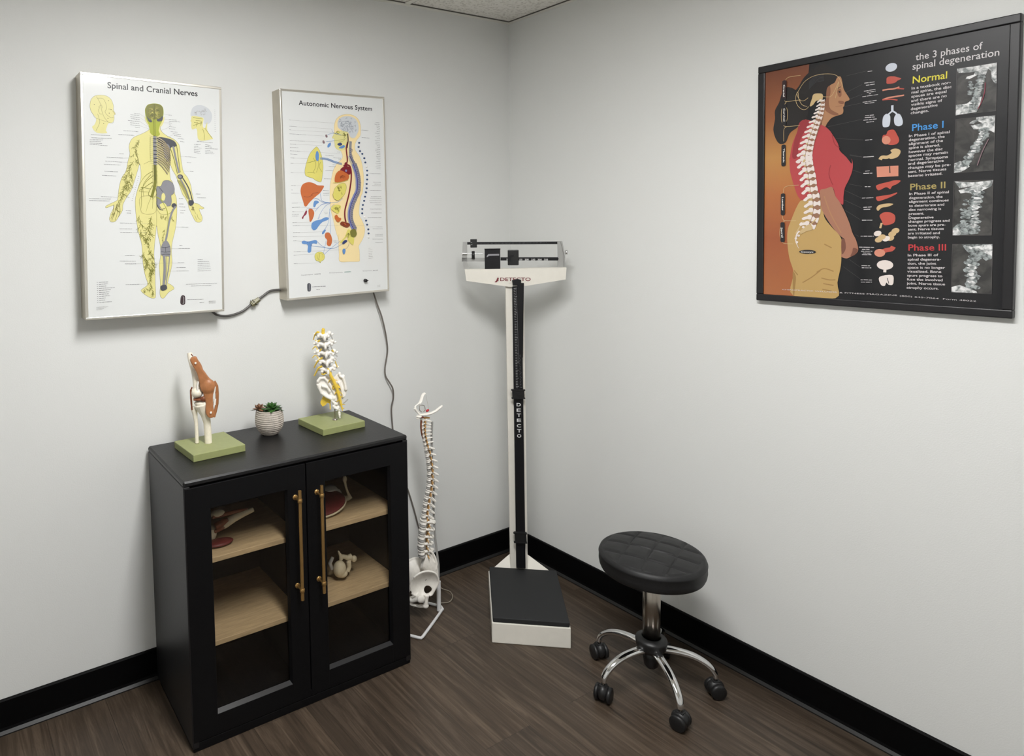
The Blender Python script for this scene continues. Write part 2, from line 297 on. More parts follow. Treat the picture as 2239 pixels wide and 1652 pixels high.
# ---------------------------------------------------------------- flat printed art
FONT = bpy.data.curves.new('t', 'FONT')
def glyphs(txt, bold=0.0, shear=0):
    c = bpy.data.curves.new('t', 'FONT'); c.body = txt; c.offset = bold; c.shear = shear; c.resolution_u = 3; o = bpy.data.objects.new('t', c); S.collection.objects.link(o)
    dg = bpy.context.evaluated_depsgraph_get(); me = bpy.data.meshes.new_from_object(o.evaluated_get(dg))
    vs = [v.co[:2] for v in me.vertices]; fs = [list(p.vertices) for p in me.polygons]
    bpy.data.objects.remove(o); bpy.data.curves.remove(c); bpy.data.meshes.remove(me); return vs, fs
CAPH = .729
EPS = [0]
def dep(lay): EPS[0] = (EPS[0]+1) % 60; return .0003*lay+EPS[0]*4.5e-6      # every printed shape on its own hair-thin layer
class Art(MB):
    def poly(s, P, m, lay=1, smooth=True):
        if smooth: P = cat_rom(P, 4)
        D_ = dep(lay); s.add([(x, -D_, z) for x, z in P], tessellate_polygon([[Vector((x, z, 0)) for x, z in P]]), m)
    def disc(s, c, rx, rz, m, lay=1, n=20, a=0):
        P = [(rx*math.cos(t*2*PI/n), rz*math.sin(t*2*PI/n)) for t in range(n)]; ca, sa = math.cos(a), math.sin(a)
        s.poly([(c[0]+x*ca-z*sa, c[1]+x*sa+z*ca) for x, z in P], m, lay, False)
    def line(s, P, w, m, lay=2, smooth=True, taper=False):
        if smooth and len(P) > 2: P = cat_rom(P, 4, False)
        n = len(P); vs = []; D_ = dep(lay)
        for i in range(n):
            a = Vector(P[max(i-1, 0)]); b = Vector(P[min(i+1, n-1)]); d = (b-a)
            if d.length < 1e-9: d = Vector((1, 0))
            d.normalize(); k = w/2*((1-.8*i/(n-1)) if taper else 1); q = Vector((-d.y, d.x))*k
            p = Vector(P[i]); vs += [(p.x+q.x, -D_, p.y+q.y), (p.x-q.x, -D_, p.y-q.y)]
        s.add(vs, [(2*i, 2*i+1, 2*i+3, 2*i+2) for i in range(n-1)], m)
    def loop(s, P, w, m, lay=2, smooth=True):
        if smooth: P = cat_rom(P, 4)
        s.line(list(P)+[P[0]], w, m, lay, False)
    def text(s, txt, P, cap, m, lay=2, bold=0.0, cond=False):    # P: left and right end of the baseline
        vs, fs = glyphs(txt, bold); x0 = min(v[0] for v in vs); x1 = max(v[0] for v in vs)
        a = Vector(P[0]); b = Vector(P[1]); d = (b-a); k = d.length/(x1-x0); d.normalize(); q = Vector((-d.y, d.x)); h = cap/CAPH; D_ = dep(lay)
        s.add([(a.x+d.x*(x-x0)*k+q.x*y*h, -D_, a.y+d.y*(x-x0)*k+q.y*y*h) for x, y in vs], fs, m)
    def dashes(s, P, th, m='ink_dash', lay=2):                      # print too small to read in the photograph
        a = Vector(P[0]); b = Vector(P[1]); L = (b-a).length; d = (b-a)/L; t = 0
        while t < L-th:
            w = min(random.uniform(3, 9)*th, L-t); p = a+d*t; r = a+d*(t+w); z = random.uniform(-.1, .1)*th
            s.line([(p.x, p.y+z), (r.x, r.y+z)], th*random.uniform(.7, 1.1), m, lay, False); t += w+th*.9
    def twigs(s, root, ang, ln, w, m, gen=3, lay=3, spread=.7):
        if gen == 0: return
        P = [root]
        for k in range(3):
            ang += random.uniform(-.3, .3); P.append((P[-1][0]+math.cos(ang)*ln/3, P[-1][1]+math.sin(ang)*ln/3))
        s.line(P, w, m, lay, True)
        for k in (1, 2, 3):
            for sg in (-1, 1):
                if random.random() < .75: s.twigs(P[k], ang+sg*random.uniform(.4, 1)*spread, ln*.55, w*.75, m, gen-1, lay, spread)
def cap(r, Ls, th=.0011, m='ink_dash', y=.0015):
    for P in Ls: a = Art(); a.dashes(P, th, m); a.build('caption', r, loc=(0, y, 0))
def lead(r, Ls, w=.0004, m='ink_line', y=.0015):
    for P in Ls: a = Art(); a.line(P, w, m, 2, False); a.build('leader_line', r, loc=(0, y, 0))
# ---------------------------------------------------------------- illuminated wall charts
def lightbox(label, c, hw, hh, dep, ry):
    r = thing('wall_chart', label, 'wall chart', c, (0, ry, 0), 'aluminium framed nerve charts on the left wall')
    b = .008; o = MB(); o.bev((-hw, .003, -hh), (hw, dep, hh), 'aluminium', .0015)
    o.build('box', r)
    o = MB()
    for a, e in (((-hw, -hh), (hw, -hh+b)), ((-hw, hh-b), (hw, hh)), ((-hw, -hh+b), (-hw+b, hh-b)), ((hw-b, -hh+b), (hw, hh-b))): o.bev((a[0], 0, a[1]), (e[0], .006, e[1]), 'aluminium_face', .0012)
    o.build('frame', r)
    o = MB(); o.box((-hw+b, .0015, -hh+b), (hw-b, .004, hh-b), 'ink_sheet'); o.build('printed_sheet', r)
    return r
def put(a, name, r, y=.0015): return a.build(name, r, loc=(0, y, 0))
# --- chart of spinal and cranial nerves
rA = lightbox('wall chart titled Spinal and Cranial Nerves with a yellow body seen from behind', (-1.6491, -.0749, 1.64941), .22756, .38293, .0745, .02124)
t = Art(); t.text('Spinal and Cranial Nerves', M(-146.7,341.2,143.8,344), .0195, 'ink_black', 1, .012); put(t, 'title', rA)
f = Art()
body = M(-23.6,244.9,-18.7,224,-41.6,207.8,-68.1,194.6,-80.1,180.2,-84.8,161.5,-82.7,140.6,-89.1,116.6,-96.3,84.8,-109.6,63.3,-117.9,34.2,-122.4,2.6)+M(-125.7,-7.9,-141.9,-16.6,-159.2,-26,-158.3,-31.9,-134.9,-23.7,-139.8,-38.7,-145.6,-50.6,-150,-65,-148.1,-72.8,-143.2,-76.2,-131.7,-74,-122.4,-60.8,-109.7,-40.2,-107.5,-21.2,-95.4,2.8,-84.1,18.9)+M(-76.5,35.4,-66.8,64.9,-58.4,91.7,-51.9,110.5,-48.8,84.1,-50.3,60.2,-58.2,36,-65.2,11.9)+M(-68.2,-4.6,-68.5,-33.8,-65.6,-73.7,-60.5,-108.4,-51.2,-146,-49.3,-183.6,-47.3,-216,-41.3,-251.3,-34.6,-278.6,-54.1,-294,-54.8,-300.7,-42.5,-312.1,-26.6,-322.5,-13.1,-324.6,-8.8,-315.2,-9.5,-277,-9.5,-236.1,-10.1,-211.6,-11.8,-184.4,-9.8,-151.9,-5,-114,-2.4,-89.6,-0.3,-92.3,2.5,-119.5,9.2,-152.2,9.4,-184.9,4.5,-217.5,6,-250.3,6.8,-283.2,4.9,-310.5,8.8,-323.8,18.4,-325.4,33.9,-307.8,51.6,-297.6,48.2,-287.7,35.8,-278.9,31.7,-276,39.1,-248.7,47.6,-210.4,46,-174.6,49.4,-141.7,59.9,-100.6,65.6,-59.3,66.9,-18.2,64.6,6.5)+M(60.6,17.8,54.3,53.1,47,66.4,44.8,93.5,46.2,115.3,53.6,96.6,67.1,72.6,85.8,18.4)+M(94,7.1,105,-14.7,107.6,-28.5,118.6,-53.4,129.8,-72.8,142.7,-76.1,151.5,-71.3,153.2,-58.6,146.2,-41.9,143.5,-30.8,152.1,-32.1,160.9,-27.7,150.9,-22.3,139.4,-14.1,125.1,-10.2,122.5,7.8)+M(118.5,24.8,114.6,49.6,103.7,74,91.2,90,84.8,122.6,81.1,155.2,77.4,179.5,61,196.1,39.1,205.4,21.6,217.6,16.4,232,24.9,248.7,15.5,258.7,-11.4,256.5)
f.poly(body, 'ink_yellow', 1); f.loop(body, .0006, 'ink_outline', 2)
f.poly(M(-32.2,281.2,-29.3,292.1,-21.2,302.1,-1.9,307,16.4,305.5,25.8,297,28.2,283.9,26.5,265,22.2,251.2,15.1,237.3,10.8,220.9,14.6,207.8,-1.7,201.3,-16.3,210.9,-18.7,224,-25,244.8,-30,260.3), 'ink_lime', 2)
f.poly(M(-31.1,281.3,-28.8,292.1,-19.9,301.4,-1.9,306,15.9,304.7,25.2,297,27.1,283.8,25.2,268.9,14.2,259.9,-2.8,255.9,-20.7,257.1,-28.5,265.7), 'ink_olive', 3)
f.poly(M(-27.8,264.4,-20.7,257.1,-11.4,254.4,-11.6,245.9,-20.9,247.8), 'ink_dgrey', 4); f.poly(M(4.7,255.7,14.2,259.9,24.7,268.8,23.1,254,10,250.2), 'ink_dgrey', 4)
for sg in (-1, 1):
    for k in range(9):
        p = M(-2.4,279.9)[0]; f.twigs((p[0]+sg*.002, p[1]+random.uniform(-.016, .012)), (0 if sg > 0 else PI)+random.uniform(-1.2, 1.2), .012, .0006, 'ink_dolive' if k % 2 else 'ink_yorg', 2, 4, 1)
f.line(M(-2.4,305.1,-3.1,257.2), .0008, 'ink_dolive', 5, False)
f.poly(M(-33.9,259.9,-31.3,258.8,-25,244.8,-19.8,234.6,-23.8,236.9,-30.2,247), 'ink_yellow', 3); f.poly(M(30.6,265.3,26.5,263.6,17.9,237.5,20.6,236.3,27.6,249), 'ink_yellow', 3)
f.line(M(-2.8,255.9,-2.8,230.6,-2.8,201.2), .0052, 'ink_olive', 5, False); f.line(M(-3.4,254.5,-3.8,203.8), .0022, 'ink_lime', 6, False)
for k in range(9):
    y = 690+k*21; f.line(M(-18.2,248,4.5,247.1)[:1]+M(-2.5,246.6)[:1], .0004, 'ink_dolive', 4, False)
put(f, 'body_figure', rA)
g = Art()      # spine, ribs and bones of the right half
g.line(M(-2.8,201.2,-4.3,177.1,-4.3,150.3,-4.5,112.8), .0078, 'ink_grey', 5, False)
a0, a1 = M(-2.8,200.7,-5,112.8)
for k in range(15):
    z = a0[1]+(a1[1]-a0[1])*k/14; g.poly([(a0[0]-.006, z-.001), (a0[0]-.002, z-.003), (a0[0]+.005, z-.003), (a0[0]+.0075, z-.001), (a0[0]+.005, z+.0008), (a0[0]-.003, z+.0008)], 'ink_dgrey' if k % 2 else 'ink_grey', 6)
    g.line([(a0[0]-.004, z), (a0[0]-.0165, z+.0012)], .0004, 'ink_dolive', 4, False)
g.line(M(-16.8,197.6,-18.5,165.5,-18.2,125.5), .0005, 'ink_dolive', 4, False)
g.poly(M(6.3,199.2,36.2,198.5,60.9,190.7,69,177.6,60.5,170.3,49.4,166.9,44.7,134.2,37.5,120.3,29.6,136.1,22,168,8.8,185.9), 'ink_dgrey', 3)
g.poly(M(27.7,179.1,45.4,173.4,44.7,136.9,37.6,123,27.1,146.7), 'ink_grey', 4)
for k in range(12):
    x = k*33; e = 1 if k < 9 else .75
    v0, v1, v2 = M(5.2,199.1,27.8,187.2,45.2,166.7)
    dz = -(a0[1]-a1[1])*k/11*.92; dx = (.0, .001, .002, .003, .003, .003, .002, .001, -.001, -.002, -.004, -.008)[k]
    P = [(v0[0], v0[1]+dz), ((v1[0]+dx), v1[1]+dz-.001), ((v2[0]+dx), v2[1]+dz-.004)]
    g.line(P, .0035, 'ink_rib', 5); g.line([(p[0], p[1]-.0021) for p in P], .0012, 'ink_dgrey', 6); g.line([(p[0]+.0004, p[1]+.0017) for p in P], .0007, 'ink_outline', 6)
g.line(M(56.5,180.9,65.4,135.2,75.7,86.6), .0058, 'ink_grey', 4); g.line(M(48,166.8,59.8,129.5,70.1,83.7), .0016, 'ink_olive', 5); g.line(M(69,179,73.8,138.4,80,89.5), .0016, 'ink_olive', 5)
g.disc(M(60.6,178.4)[0], .008, .006, 'ink_dgrey', 5); g.disc(M(79.7,74.5)[0], .0095, .0075, 'ink_dgrey', 5); g.disc(M(78.3,74.4)[0], .006, .005, 'ink_grey', 6)
g.line(M(78.2,70.3,97.4,35.2)+M(110.8,-6.3), .0042, 'ink_grey', 4); g.line(M(88.1,70.7,108.7,35.6)+M(119.5,-3.4), .0034, 'ink_dgrey', 4)
for q in range(4): g.line([(p[0]+.003*q-.006, p[1]) for p in M(75.3,62,93.1,32.4)+M(108.1,1.9)], .0008, 'ink_olive', 5)
g.poly(M(107.5,-3.6,122.3,-3.3,123.6,-14.4,113.4,-21.5,106.4,-14.7), 'ink_dgrey', 5)
g.poly(M(0.6,37.8,14.2,40.9,22.7,57.4,39.2,60.7,52.9,53,59.5,34.1,55.6,17.6)+M(48,11.5,49,-7.5,44.6,-21.3,32.2,-24.2,23.8,-29.8,7.4,-30,0,-19.3,0.5,5), 'ink_grey', 4)
g.loop(M(0.6,37.8,14.2,40.9,22.7,57.4,39.2,60.7,52.9,53,59.5,34.1,55.6,17.6)+M(48,11.5,49,-7.5,44.6,-21.3,32.2,-24.2,23.8,-29.8,7.4,-30,0,-19.3,0.5,5), .0006, 'ink_dgrey', 5)
g.poly(M(16.4,13.5,23.3,19.1,28.6,8.3,24.3,-5.3,16.1,-2.8), 'ink_yellow', 6); g.poly(M(9,-19.2,24.1,-13.5,32.2,-24.2,18.3,-32.6), 'ink_yellow', 6)
g.line(M(2.2,-19.3,7.4,-32.7,21,-36.6), .002, 'ink_dgrey', 6); g.disc(M(21.1,-28.4)[0], .0065, .005, 'ink_dgrey', 5); g.line(M(7.4,38,22,22.2), .001, 'ink_black', 6)
g.line(M(62.6,-23.7,51.2,-40.3,41,-70.5,34.9,-100.5,28.8,-130.6,21.6,-152.3), .0062, 'ink_grey', 5); g.disc(M(57.1,-21.1)[0], .0085, .0075, 'ink_dgrey', 4)
g.poly(M(13.3,-152.2,21.8,-138.7,32.8,-138.8,42.1,-158.1,41.7,-185.5,31.9,-188.1,12.7,-184.9,9.8,-168.5), 'ink_grey', 5)
for P in (M(11.9,-157.6,25.6,-159.2,40.8,-156.7), M(11.6,-171.8,25.3,-174.8,41.9,-171.8), M(25.6,-157.8,26.1,-174.3), M(12.8,-183.6,25.2,-181.1,40.9,-182.8)): g.line(P, .0014, 'ink_dgrey', 6)
g.line(M(21,-185.1,22.4,-223.5,19.5,-264.5,16.2,-294.5), .0078, 'ink_grey', 5); g.line(M(38.8,-188.2,35.4,-223.9,29.3,-256.6,24.5,-292.2), .003, 'ink_grey', 5); g.line(M(29.7,-188,29.1,-223.7,23.6,-267.4), .0008, 'ink_dgrey', 6)
g.poly(M(8.7,-284.6,24.7,-282.6,28.6,-295.1,16.1,-301.4,7.9,-296.9), 'ink_dgrey', 6)
g.line(M(-0,5.4)+M(13.4,-2.8,24,-18.9,34.6,-43.2,35.1,-86.9,27.7,-119.6), .0026, 'ink_lime', 7, True, True)
put(g, 'bones_figure', rA)
h = Art()      # nerve branches
h.line(M(-3.5,110.2,-2.7,78,-4.7,45.7)+M(-16.2,4.6), .0085, 'ink_olive', 5); h.line(M(-4,110.2,-4.4,59.1), .003, 'ink_dolive', 6)
for k in range(16):
    z = k/15; a, b = M(-4.6,107.5,-6.1,40.3); p = (a[0], a[1]+(b[1]-a[1])*z); h.line([p, (p[0]+.009, p[1]-.0015)], .0008, 'ink_olive', 6, False); h.line([p, (p[0]-.009, p[1]-.0015)], .0008, 'ink_olive', 6, False)
for P in (M(-11.9,88.4,-33.6,74.1,-49.9,52.2,-58.3,30.7), M(-12.2,72.3,-34,52.7,-47.8,25.6)+M(-48.6,-14.8,-51.6,-33.6), M(-12.6,53.5,-37,36.6,-55.8,22.8,-21.3,21), M(-12.8,42.7,-26.7,15.5)+M(-18.9,4.5,-27.4,-17.1,-35.9,-44), M(-4.7,45.7,-13.3,15.9)+M(-12.3,-0.7,-14.3,-33), M(-7.4,45.6,0.2,16.2)+M(-16.4,-3.5), M(-50.3,35.8,-15.7,31.5), M(-17.5,77.4,-42.1,44.5)+M(-41.6,4)): h.line(P, .0018, 'ink_olive', 5, True, True)
h.loop(M(-52.2,3.8,-51.7,-38.9,-41.3,-48.9,-26.7,-50.7,-9.1,-46.4,-1.3,-32.8,-1.1,4.9), .0005, 'ink_outline', 5); h.line(M(-0.2,-32.8,9.8,-47.6,26.2,-51.5,45.6,-44.5,50.8,-32.1), .0006, 'ink_outline', 7); h.line(M(-0.3,21.1,-1.3,-32.8), .0005, 'ink_outline', 5); h.line(M(-1.3,-32.8,-1.9,-91), .0004, 'ink_outline', 5)
def run(P, n, ln, w, m, sp=.8, down=-1.2):
    for k in range(n):
        t = k/max(1, n-1)*(len(P)-1); i = min(int(t), len(P)-2); u = t-i; p = (P[i][0]*(1-u)+P[i+1][0]*u, P[i][1]*(1-u)+P[i+1][1]*u)
        h.twigs(p, -PI/2+random.uniform(-sp, sp), ln, w, m, 2, 4, 1)
run(M(-52.5,187.2,-66.1,162.6,-69.1,141.4), 6, .012, .0011, 'ink_olive'); run(M(-61.4,136.5,-83.1,95.9,-96.9,55.8,-108,16.1), 14, .017, .0011, 'ink_olive'); run(M(-78.2,82.9,-89.4,42.9), 6, .015, .001, 'ink_olive')
run(M(-99.7,42.6,-110.8,2.9), 6, .012, .001, 'ink_olive', .5); run(M(-121.3,-8.3,-132.3,-42.6), 5, .012, .001, 'ink_olive', .4)
for P in (M(-126.7,-18.9,-132.3,-42.6,-143.1,-71.4), M(-124.1,-18.8,-124.6,-42.5,-132.9,-71.4), M(-119,-18.8,-116.9,-42.4,-122.4,-60.8), M(-135.6,-21.7,-138.7,-45.2,-145.5,-66.2)): h.line(P, .0009, 'ink_outline', 5)
run(M(-57.3,-55,-53,-100.4,-45.6,-129.9), 9, .016, .0011, 'ink_olive'); run(M(-17.4,-57.3,-28.8,-92.4,-32.1,-124.6), 12, .016, .0011, 'ink_olive'); run(M(-29.6,-130.1,-22.2,-168), 5, .012, .001, 'ink_olive')
run(M(-43.8,-173,-39.1,-208.1,-26.2,-232.8), 13, .014, .0011, 'ink_olive'); run(M(-19.5,-168,-20.3,-208.6,-18.1,-235.8), 11, .013, .0011, 'ink_olive'); run(M(-26.3,-238.3,-24.3,-273.6,-19.5,-303.8), 9, .012, .001, 'ink_olive', .5)
run(M(12.5,-51.6,31.6,-56.9), 3, .010, .001, 'ink_olive', .4); run(M(25.3,-100.5,16.5,-130.4), 4, .009, .0009, 'ink_olive', .4); run(M(50.9,-56.7,50.8,-64.9), 2, .008, .0009, 'ink_olive')
run(M(-40.7,-289.2,-48.9,-296.9), 3, .008, .0008, 'ink_olive'); run(M(116.3,-22.8,121.9,-28.3), 3, .007, .0008, 'ink_outline')
for P in (M(134.5,-47.6,138.6,-61.5,147.2,-67.1), M(127.2,-53.3,134.2,-70), M(119.2,-17.2,130.2,-47.7), M(-63.5,162.8,-58.9,131.4,-54,110.4), M(-39.5,109.8,-24.7,118.5,-14,123.1), M(43.9,166.6,46.2,115.3)): h.line(P, .0006, 'ink_outline', 5)
put(h, 'nerve_figure', rA)
# head profiles at the top corners
k = Art(); hd = M(-183.5,245,-190.7,254.6,-198.3,266.6,-200.6,281.6,-197,299.7,-186.9,312.1,-169.6,317.2,-149.7,315.8,-136.2,305.6,-130.2,288.1,-130.5,275.2,-124.5,262.8,-128.9,258.5,-128.5,249.5,-131.3,238.9,-137.7,233.8,-146.6,231.3,-151.8,219.3,-154.6,208.8,-152.2,201.2,-182.1,200.4,-195.2,216,-188.9,224.1,-183.8,234.8)
k.poly(hd, 'ink_yellow', 1); k.loop(hd[:-8], .0005, 'ink_outline', 2)
for P in (M(-180.8,311.5,-170.1,292.1,-165.7,269.5,-158.7,249.6,-146.5,235.2), M(-177.2,306.7,-159.9,305.8,-150.5,281.1,-155.8,265.2,-141.1,251,-131,251.9), M(-171.7,279.2,-175.6,268.6,-170.9,258.8,-164.7,259.3), M(-175.4,278.8,-166.5,287.3,-164.3,277.3), M(-178.3,258.2,-172.7,233.1,-184.4,206.6), M(-145.6,276.4,-138.1,275.8,-134.3,274.8), M(-133.1,272.4,-125.8,261.4)): k.line(P, .0006, 'ink_outline', 2)
for P in (M(-187.5,286.7), M(-145,302.1), M(-143.4,263.7), M(-147.5,246.7), M(-160.8,230.2), M(-137.6,275.1)): k.disc(P[0], .0012, .0012, 'ink_outline', 2)
put(k, 'head_figure', rA); k = Art()
k.poly(M(121.6,294.8,127.4,306.2,141.9,314.4,162,314.9,182.2,305.6,192.2,289.8,191.9,273.1,184.4,258.6,166.9,254.5,161.4,276.2,121.2,275.6), 'ink_brain', 1)
for q in range(16):
    c = M(155.9,290.9)[0]; k.twigs((c[0]+random.uniform(-.018, .018), c[1]+random.uniform(-.012, .012)), random.uniform(0, 6), .006, .0005, 'ink_line', 2, 2, 1.2)
k.poly(M(124.1,277.2,155.6,275.7,162.8,270.7,159.5,248.4,166.6,240.6,175.7,260.7,175.8,232.9,193.9,209.1,189.4,204.6,145.7,199,139.1,235.8,123.4,233.2,120.2,245.3,120.9,256.4,117.6,260.2,120.5,265.9), 'ink_yellow', 2)
for P in (M(126.9,273.3,144,270.6,158.5,273.2), M(126.4,245.8,143.7,252.7,155.3,259.1), M(135.3,263,155.4,261.9,152.3,247.8), M(129.5,257,155.3,253.6), M(159.3,237.3,164.8,218.3,163.7,200.2), M(166.6,240.6,180.9,222.2,192.4,209), M(140.9,257.9,137.8,243.9)): k.line(P, .0011, 'ink_olive', 3)
put(k, 'head_figure', rA)
cap(rA, (M(-199.4,193.3,-142.3,194.2), M(-198.4,183.9,-137.5,185.5), M(-203.5,177.2,-165.2,179.2), M(-203.6,172.1,-170.3,173.8), M(-203.7,167,-166.7,168.1), M(-203.8,163.2,-150.6,162.1), M(138.5,194.4,193.7,193.7), M(128.3,184.1,151.3,184.1), M(128.2,177.7,142.5,178), M(128.1,173,154,172.6), M(128,167.5,149.5,166.8), M(127.9,162,150.9,161.4), M(127.8,157.3,150.8,155), M(167.2,185.1,186.2,184.1), M(167.1,179.5,190.5,178.2), M(167,173.4,211.1,173.2), M(166.9,167,184.5,166.6), M(166.8,161.4,194.7,161.1), M(166.8,156.7,199,156.3),
          M(-66.5,270.4,-48.2,269.3), M(-78.3,264.6,-48.9,264.5), M(-78.5,258.3,-49,257.6), M(-77.3,252.4,-49.1,251.3), M(-86.5,245.7,-49.3,245), M(-80.1,239.1,-49.4,238.1), M(-79,232.7,-49.5,231.8), M(-64.8,226.9,-49.6,226), M(-101.3,212.7,-54.6,212.9), M(-116.9,199.9,-68,199.9), M(-115.6,139.3,-101.6,139), M(-154.4,126.8,-105.7,126.3), M(-158.6,114.2,-108.5,113), M(-163.1,103.9,-112.6,103.7), M(-162.3,82.5,-121.5,82.1), M(-169.4,69.3,-126.1,68.9), M(-174.1,3.5,-141.5,2.2), M(-210.1,-3.7,-144.1,-4.1), M(-209,-10.1,-148.1,-10.4),
          M(44.4,274,55.4,273.8), M(45.6,259.8,70.4,258.9), M(45.4,253.6,82.8,253.9), M(45.3,248.2,55,247.9), M(45.2,242.3,53.5,241.6), M(45.1,236.9,67.2,235.8), M(45,230.1,67.1,228.8), M(50.3,220.5,72.5,220), M(57.1,214,84.9,213.2), M(61.2,208.3,86.2,207.3), M(73.5,199.7,94.5,198.6), M(81.7,190.7,95.7,189.4), M(96.3,141.8,135.6,141.1), M(103.1,122.9,117.3,122.5), M(113.9,93.7,125.4,93.6), M(132.7,19.1,148.6,18.9), M(136.9,6.9,168.8,6.5), M(74.3,3,88.3,2.5),
          M(74,-15.3,89.4,-15.6), M(73.8,-24.9,94.9,-25.4), M(76.4,-36.7,94.7,-37.5), M(77.6,-44.9,90.3,-45.3), M(-98.9,-40,-80.7,-40.9), M(-96.4,-47.4,-80.8,-47.8), M(-117.7,-79.2,-80.9,-79.6), M(-119.4,-97.7,-80.5,-98.2), M(-117.8,-108.7,-80,-109.4), M(80.5,-92.3,104.3,-92.9), M(73,-153,82.8,-153.7), M(70,-163.5,108.8,-164.1), M(-104.4,-182.5,-73.1,-182.6), M(-121.5,-200.1,-70.8,-201.9), M(-105,-209.5,-69.7,-210.5), M(66.3,-210.4,88,-211), M(61.8,-226,92.9,-227.3), M(61.6,-237.9,102.7,-238.7), M(-104.3,-276.1,-59.1,-277),
          M(93.3,-283.6,202.8,-284.9), M(110.4,-290,181.3,-290.8), M(96.8,-335.2,153.1,-337.2), M(139.2,-347.2,155,-347.5)))
d = Art()
for k_ in range(7): d.dashes(M(134.9,-202.1,154.4,-202.3,134.3,-240.3,154.7,-240.4)[0:2] if k_ == 0 else [(lambda a, b, t: (a[0]+(b[0]-a[0])*t, a[1]+(b[1]-a[1])*t))(*M(134.9,-202.1,134.3,-240.3), k_/6), (lambda a, b, t: (a[0]+(b[0]-a[0])*t, a[1]+(b[1]-a[1])*t))(*M(174.3,-202.8,181.1,-240.2), k_/6)], .0011)
put(d, 'legend', rA); d = Art()
for k_ in range(11):
    a, b, c_, e_ = M(-192.5,-265.5,-194,-328.7,-186.3,-265.5,-187.2,-329.1); q = k_/10; z = a[1]+(b[1]-a[1])*q
    d.dashes([(a[0], z), (a[0]+.003, z)], .0011); d.dashes([(c_[0], z), (c_[0]+(.028, .027, .022, .048, .036, .031, .029, .033, .019, .018, .038)[k_], z+.0006)], .0012)
put(d, 'legend', rA); d = Art()
for k_ in range(4):
    a, b = M(-195.5,-343.5,-195.7,-352.1); z = a[1]+(b[1]-a[1])*k_/3; d.dashes([(a[0], z), (a[0]+.036-.006*k_, z+.0006)], .0007, 'ink_line')
put(d, 'imprint', rA); d = Art()
for k_ in range(4):
    a, b = M(172.1,-345.1,173.5,-353.1); z = a[1]+(b[1]-a[1])*k_/3; d.dashes([(a[0], z), (a[0]+.025, z+.0005)], .0007, 'ink_line')
put(d, 'imprint', rA); d = Art()
for k_ in range(14):
    a, b = M(-58,69.2,-80,-7); q = k_/13; d.dashes([(a[0]+(b[0]-a[0])*q, a[1]+(b[1]-a[1])*q), (a[0]+(b[0]-a[0])*q+.003, a[1]+(b[1]-a[1])*q)], .001)
put(d, 'legend', rA); d = Art()
for k_ in range(12):
    a, b = M(201.8,304.6,201.6,232); q = k_/11; d.dashes([(a[0], a[1]+(b[1]-a[1])*q), (a[0]+.0025, a[1]+(b[1]-a[1])*q)], .001)
put(d, 'legend', rA)
lead(rA, (M(-48.3,268.8,-31.3,260.2), M(-48.5,257.4,-30.2,247), M(-48.7,245,-25.2,231.5), M(-49,231.8,-20,223.9), M(44.4,274,26.7,275.7), M(45.6,259.8,29.1,259.3), M(45.3,248.2,20.8,247.1), M(46.5,234.3,17.6,221.4), M(58.5,210.8,39,201.4), M(-105.7,126.3,-82.4,127.5), M(-108.5,113.6,-87.9,113.5), M(96.3,141.8,79.5,141.4), M(113.9,93.7,92.7,93.4), M(-141.4,2.8,-122.4,0.6), M(-80.9,-79.6,-17.9,-79.9), M(-80,-109.4,-31.8,-109), M(79.6,-92.3,64.2,-91.8), M(70,-163.5,35.1,-163.5), M(-71,-209.9,67.7,-211), M(-59.1,-277,-36.5,-277.5), M(61.6,-237.9,33.8,-237.6)))
d = Art(); d.poly(M(74.1,-327.9,77.7,-321.1,81.4,-319.9,86.2,-321,89.5,-326.5,89.4,-346.9,85.6,-351.4,80.8,-352.5,76,-350.3,73,-344.5), 'ink_pill2', 1); d.line(M(83,-325.6,82.3,-347.9), .0012, 'ink_sheet', 2, False); d.loop(M(76.4,-329.4,82.7,-322.7,87.4,-330,87.2,-343.9,82.3,-349.5,76.1,-343.3), .0006, 'ink_grey', 2)
put(d, 'logo', rA)
# --- chart of the autonomic nervous system
rB = lightbox('wall chart titled Autonomic Nervous System with a body in profile and a black knob', (-.95984, -.067, 1.66319), .22677, .38251, .0666, -.0098)
t = Art(); t.text('Autonomic Nervous System', M(-152.1,328.7,167.6,325.1), .0178, 'ink_black', 1, .012); put(t, 'title', rB)
f = Art()
bd = M(4.5,173.1,-4.2,181.9,-5.3,193.5,-7.1,202.5,-6.2,211.5,-15.7,215.1,-10.2,224.3,-5.3,236.1,-5.2,254.1,-2.5,269.7,5.6,285.5,21.2,298,42.9,304.8,67.5,306.1,89.1,300.2,104.3,287.9,111.6,269.8,112.5,251.4,110.2,230.2,101.9,219.4,92.1,208.5,84.7,192.4,84.6,174,93.6,161.1,105.7,145.5,114.2,119.1,118.9,87.3,120,55.3,115.8,25.9,112,7.3)+M(105.2,-4.9,96.6,-42.2,94.2,-74.2,105.2,-95.8,115.6,-117.6,118.1,-139.2,110.8,-163.2,99,-181.6,88,-197.2,90.5,-216.2,90.4,-245.8,86.9,-256.3,44.4,-254.7,1.1,-251.5,-1.6,-224.9,-2.3,-193.1,-2,-169.4,-12.9,-134.8,-22,-92.6,-31.2,-55.9,-34.3,-19.4)+M(-33.3,8,-31.2,39.1,-23.7,65.1,-15.1,93.6,2.5,119.9,16.6,130.5,27.9,146.4,19.5,168.3)
f.poly(bd, 'ink_skin', 1); f.loop(bd, .0006, 'ink_skinline', 2)
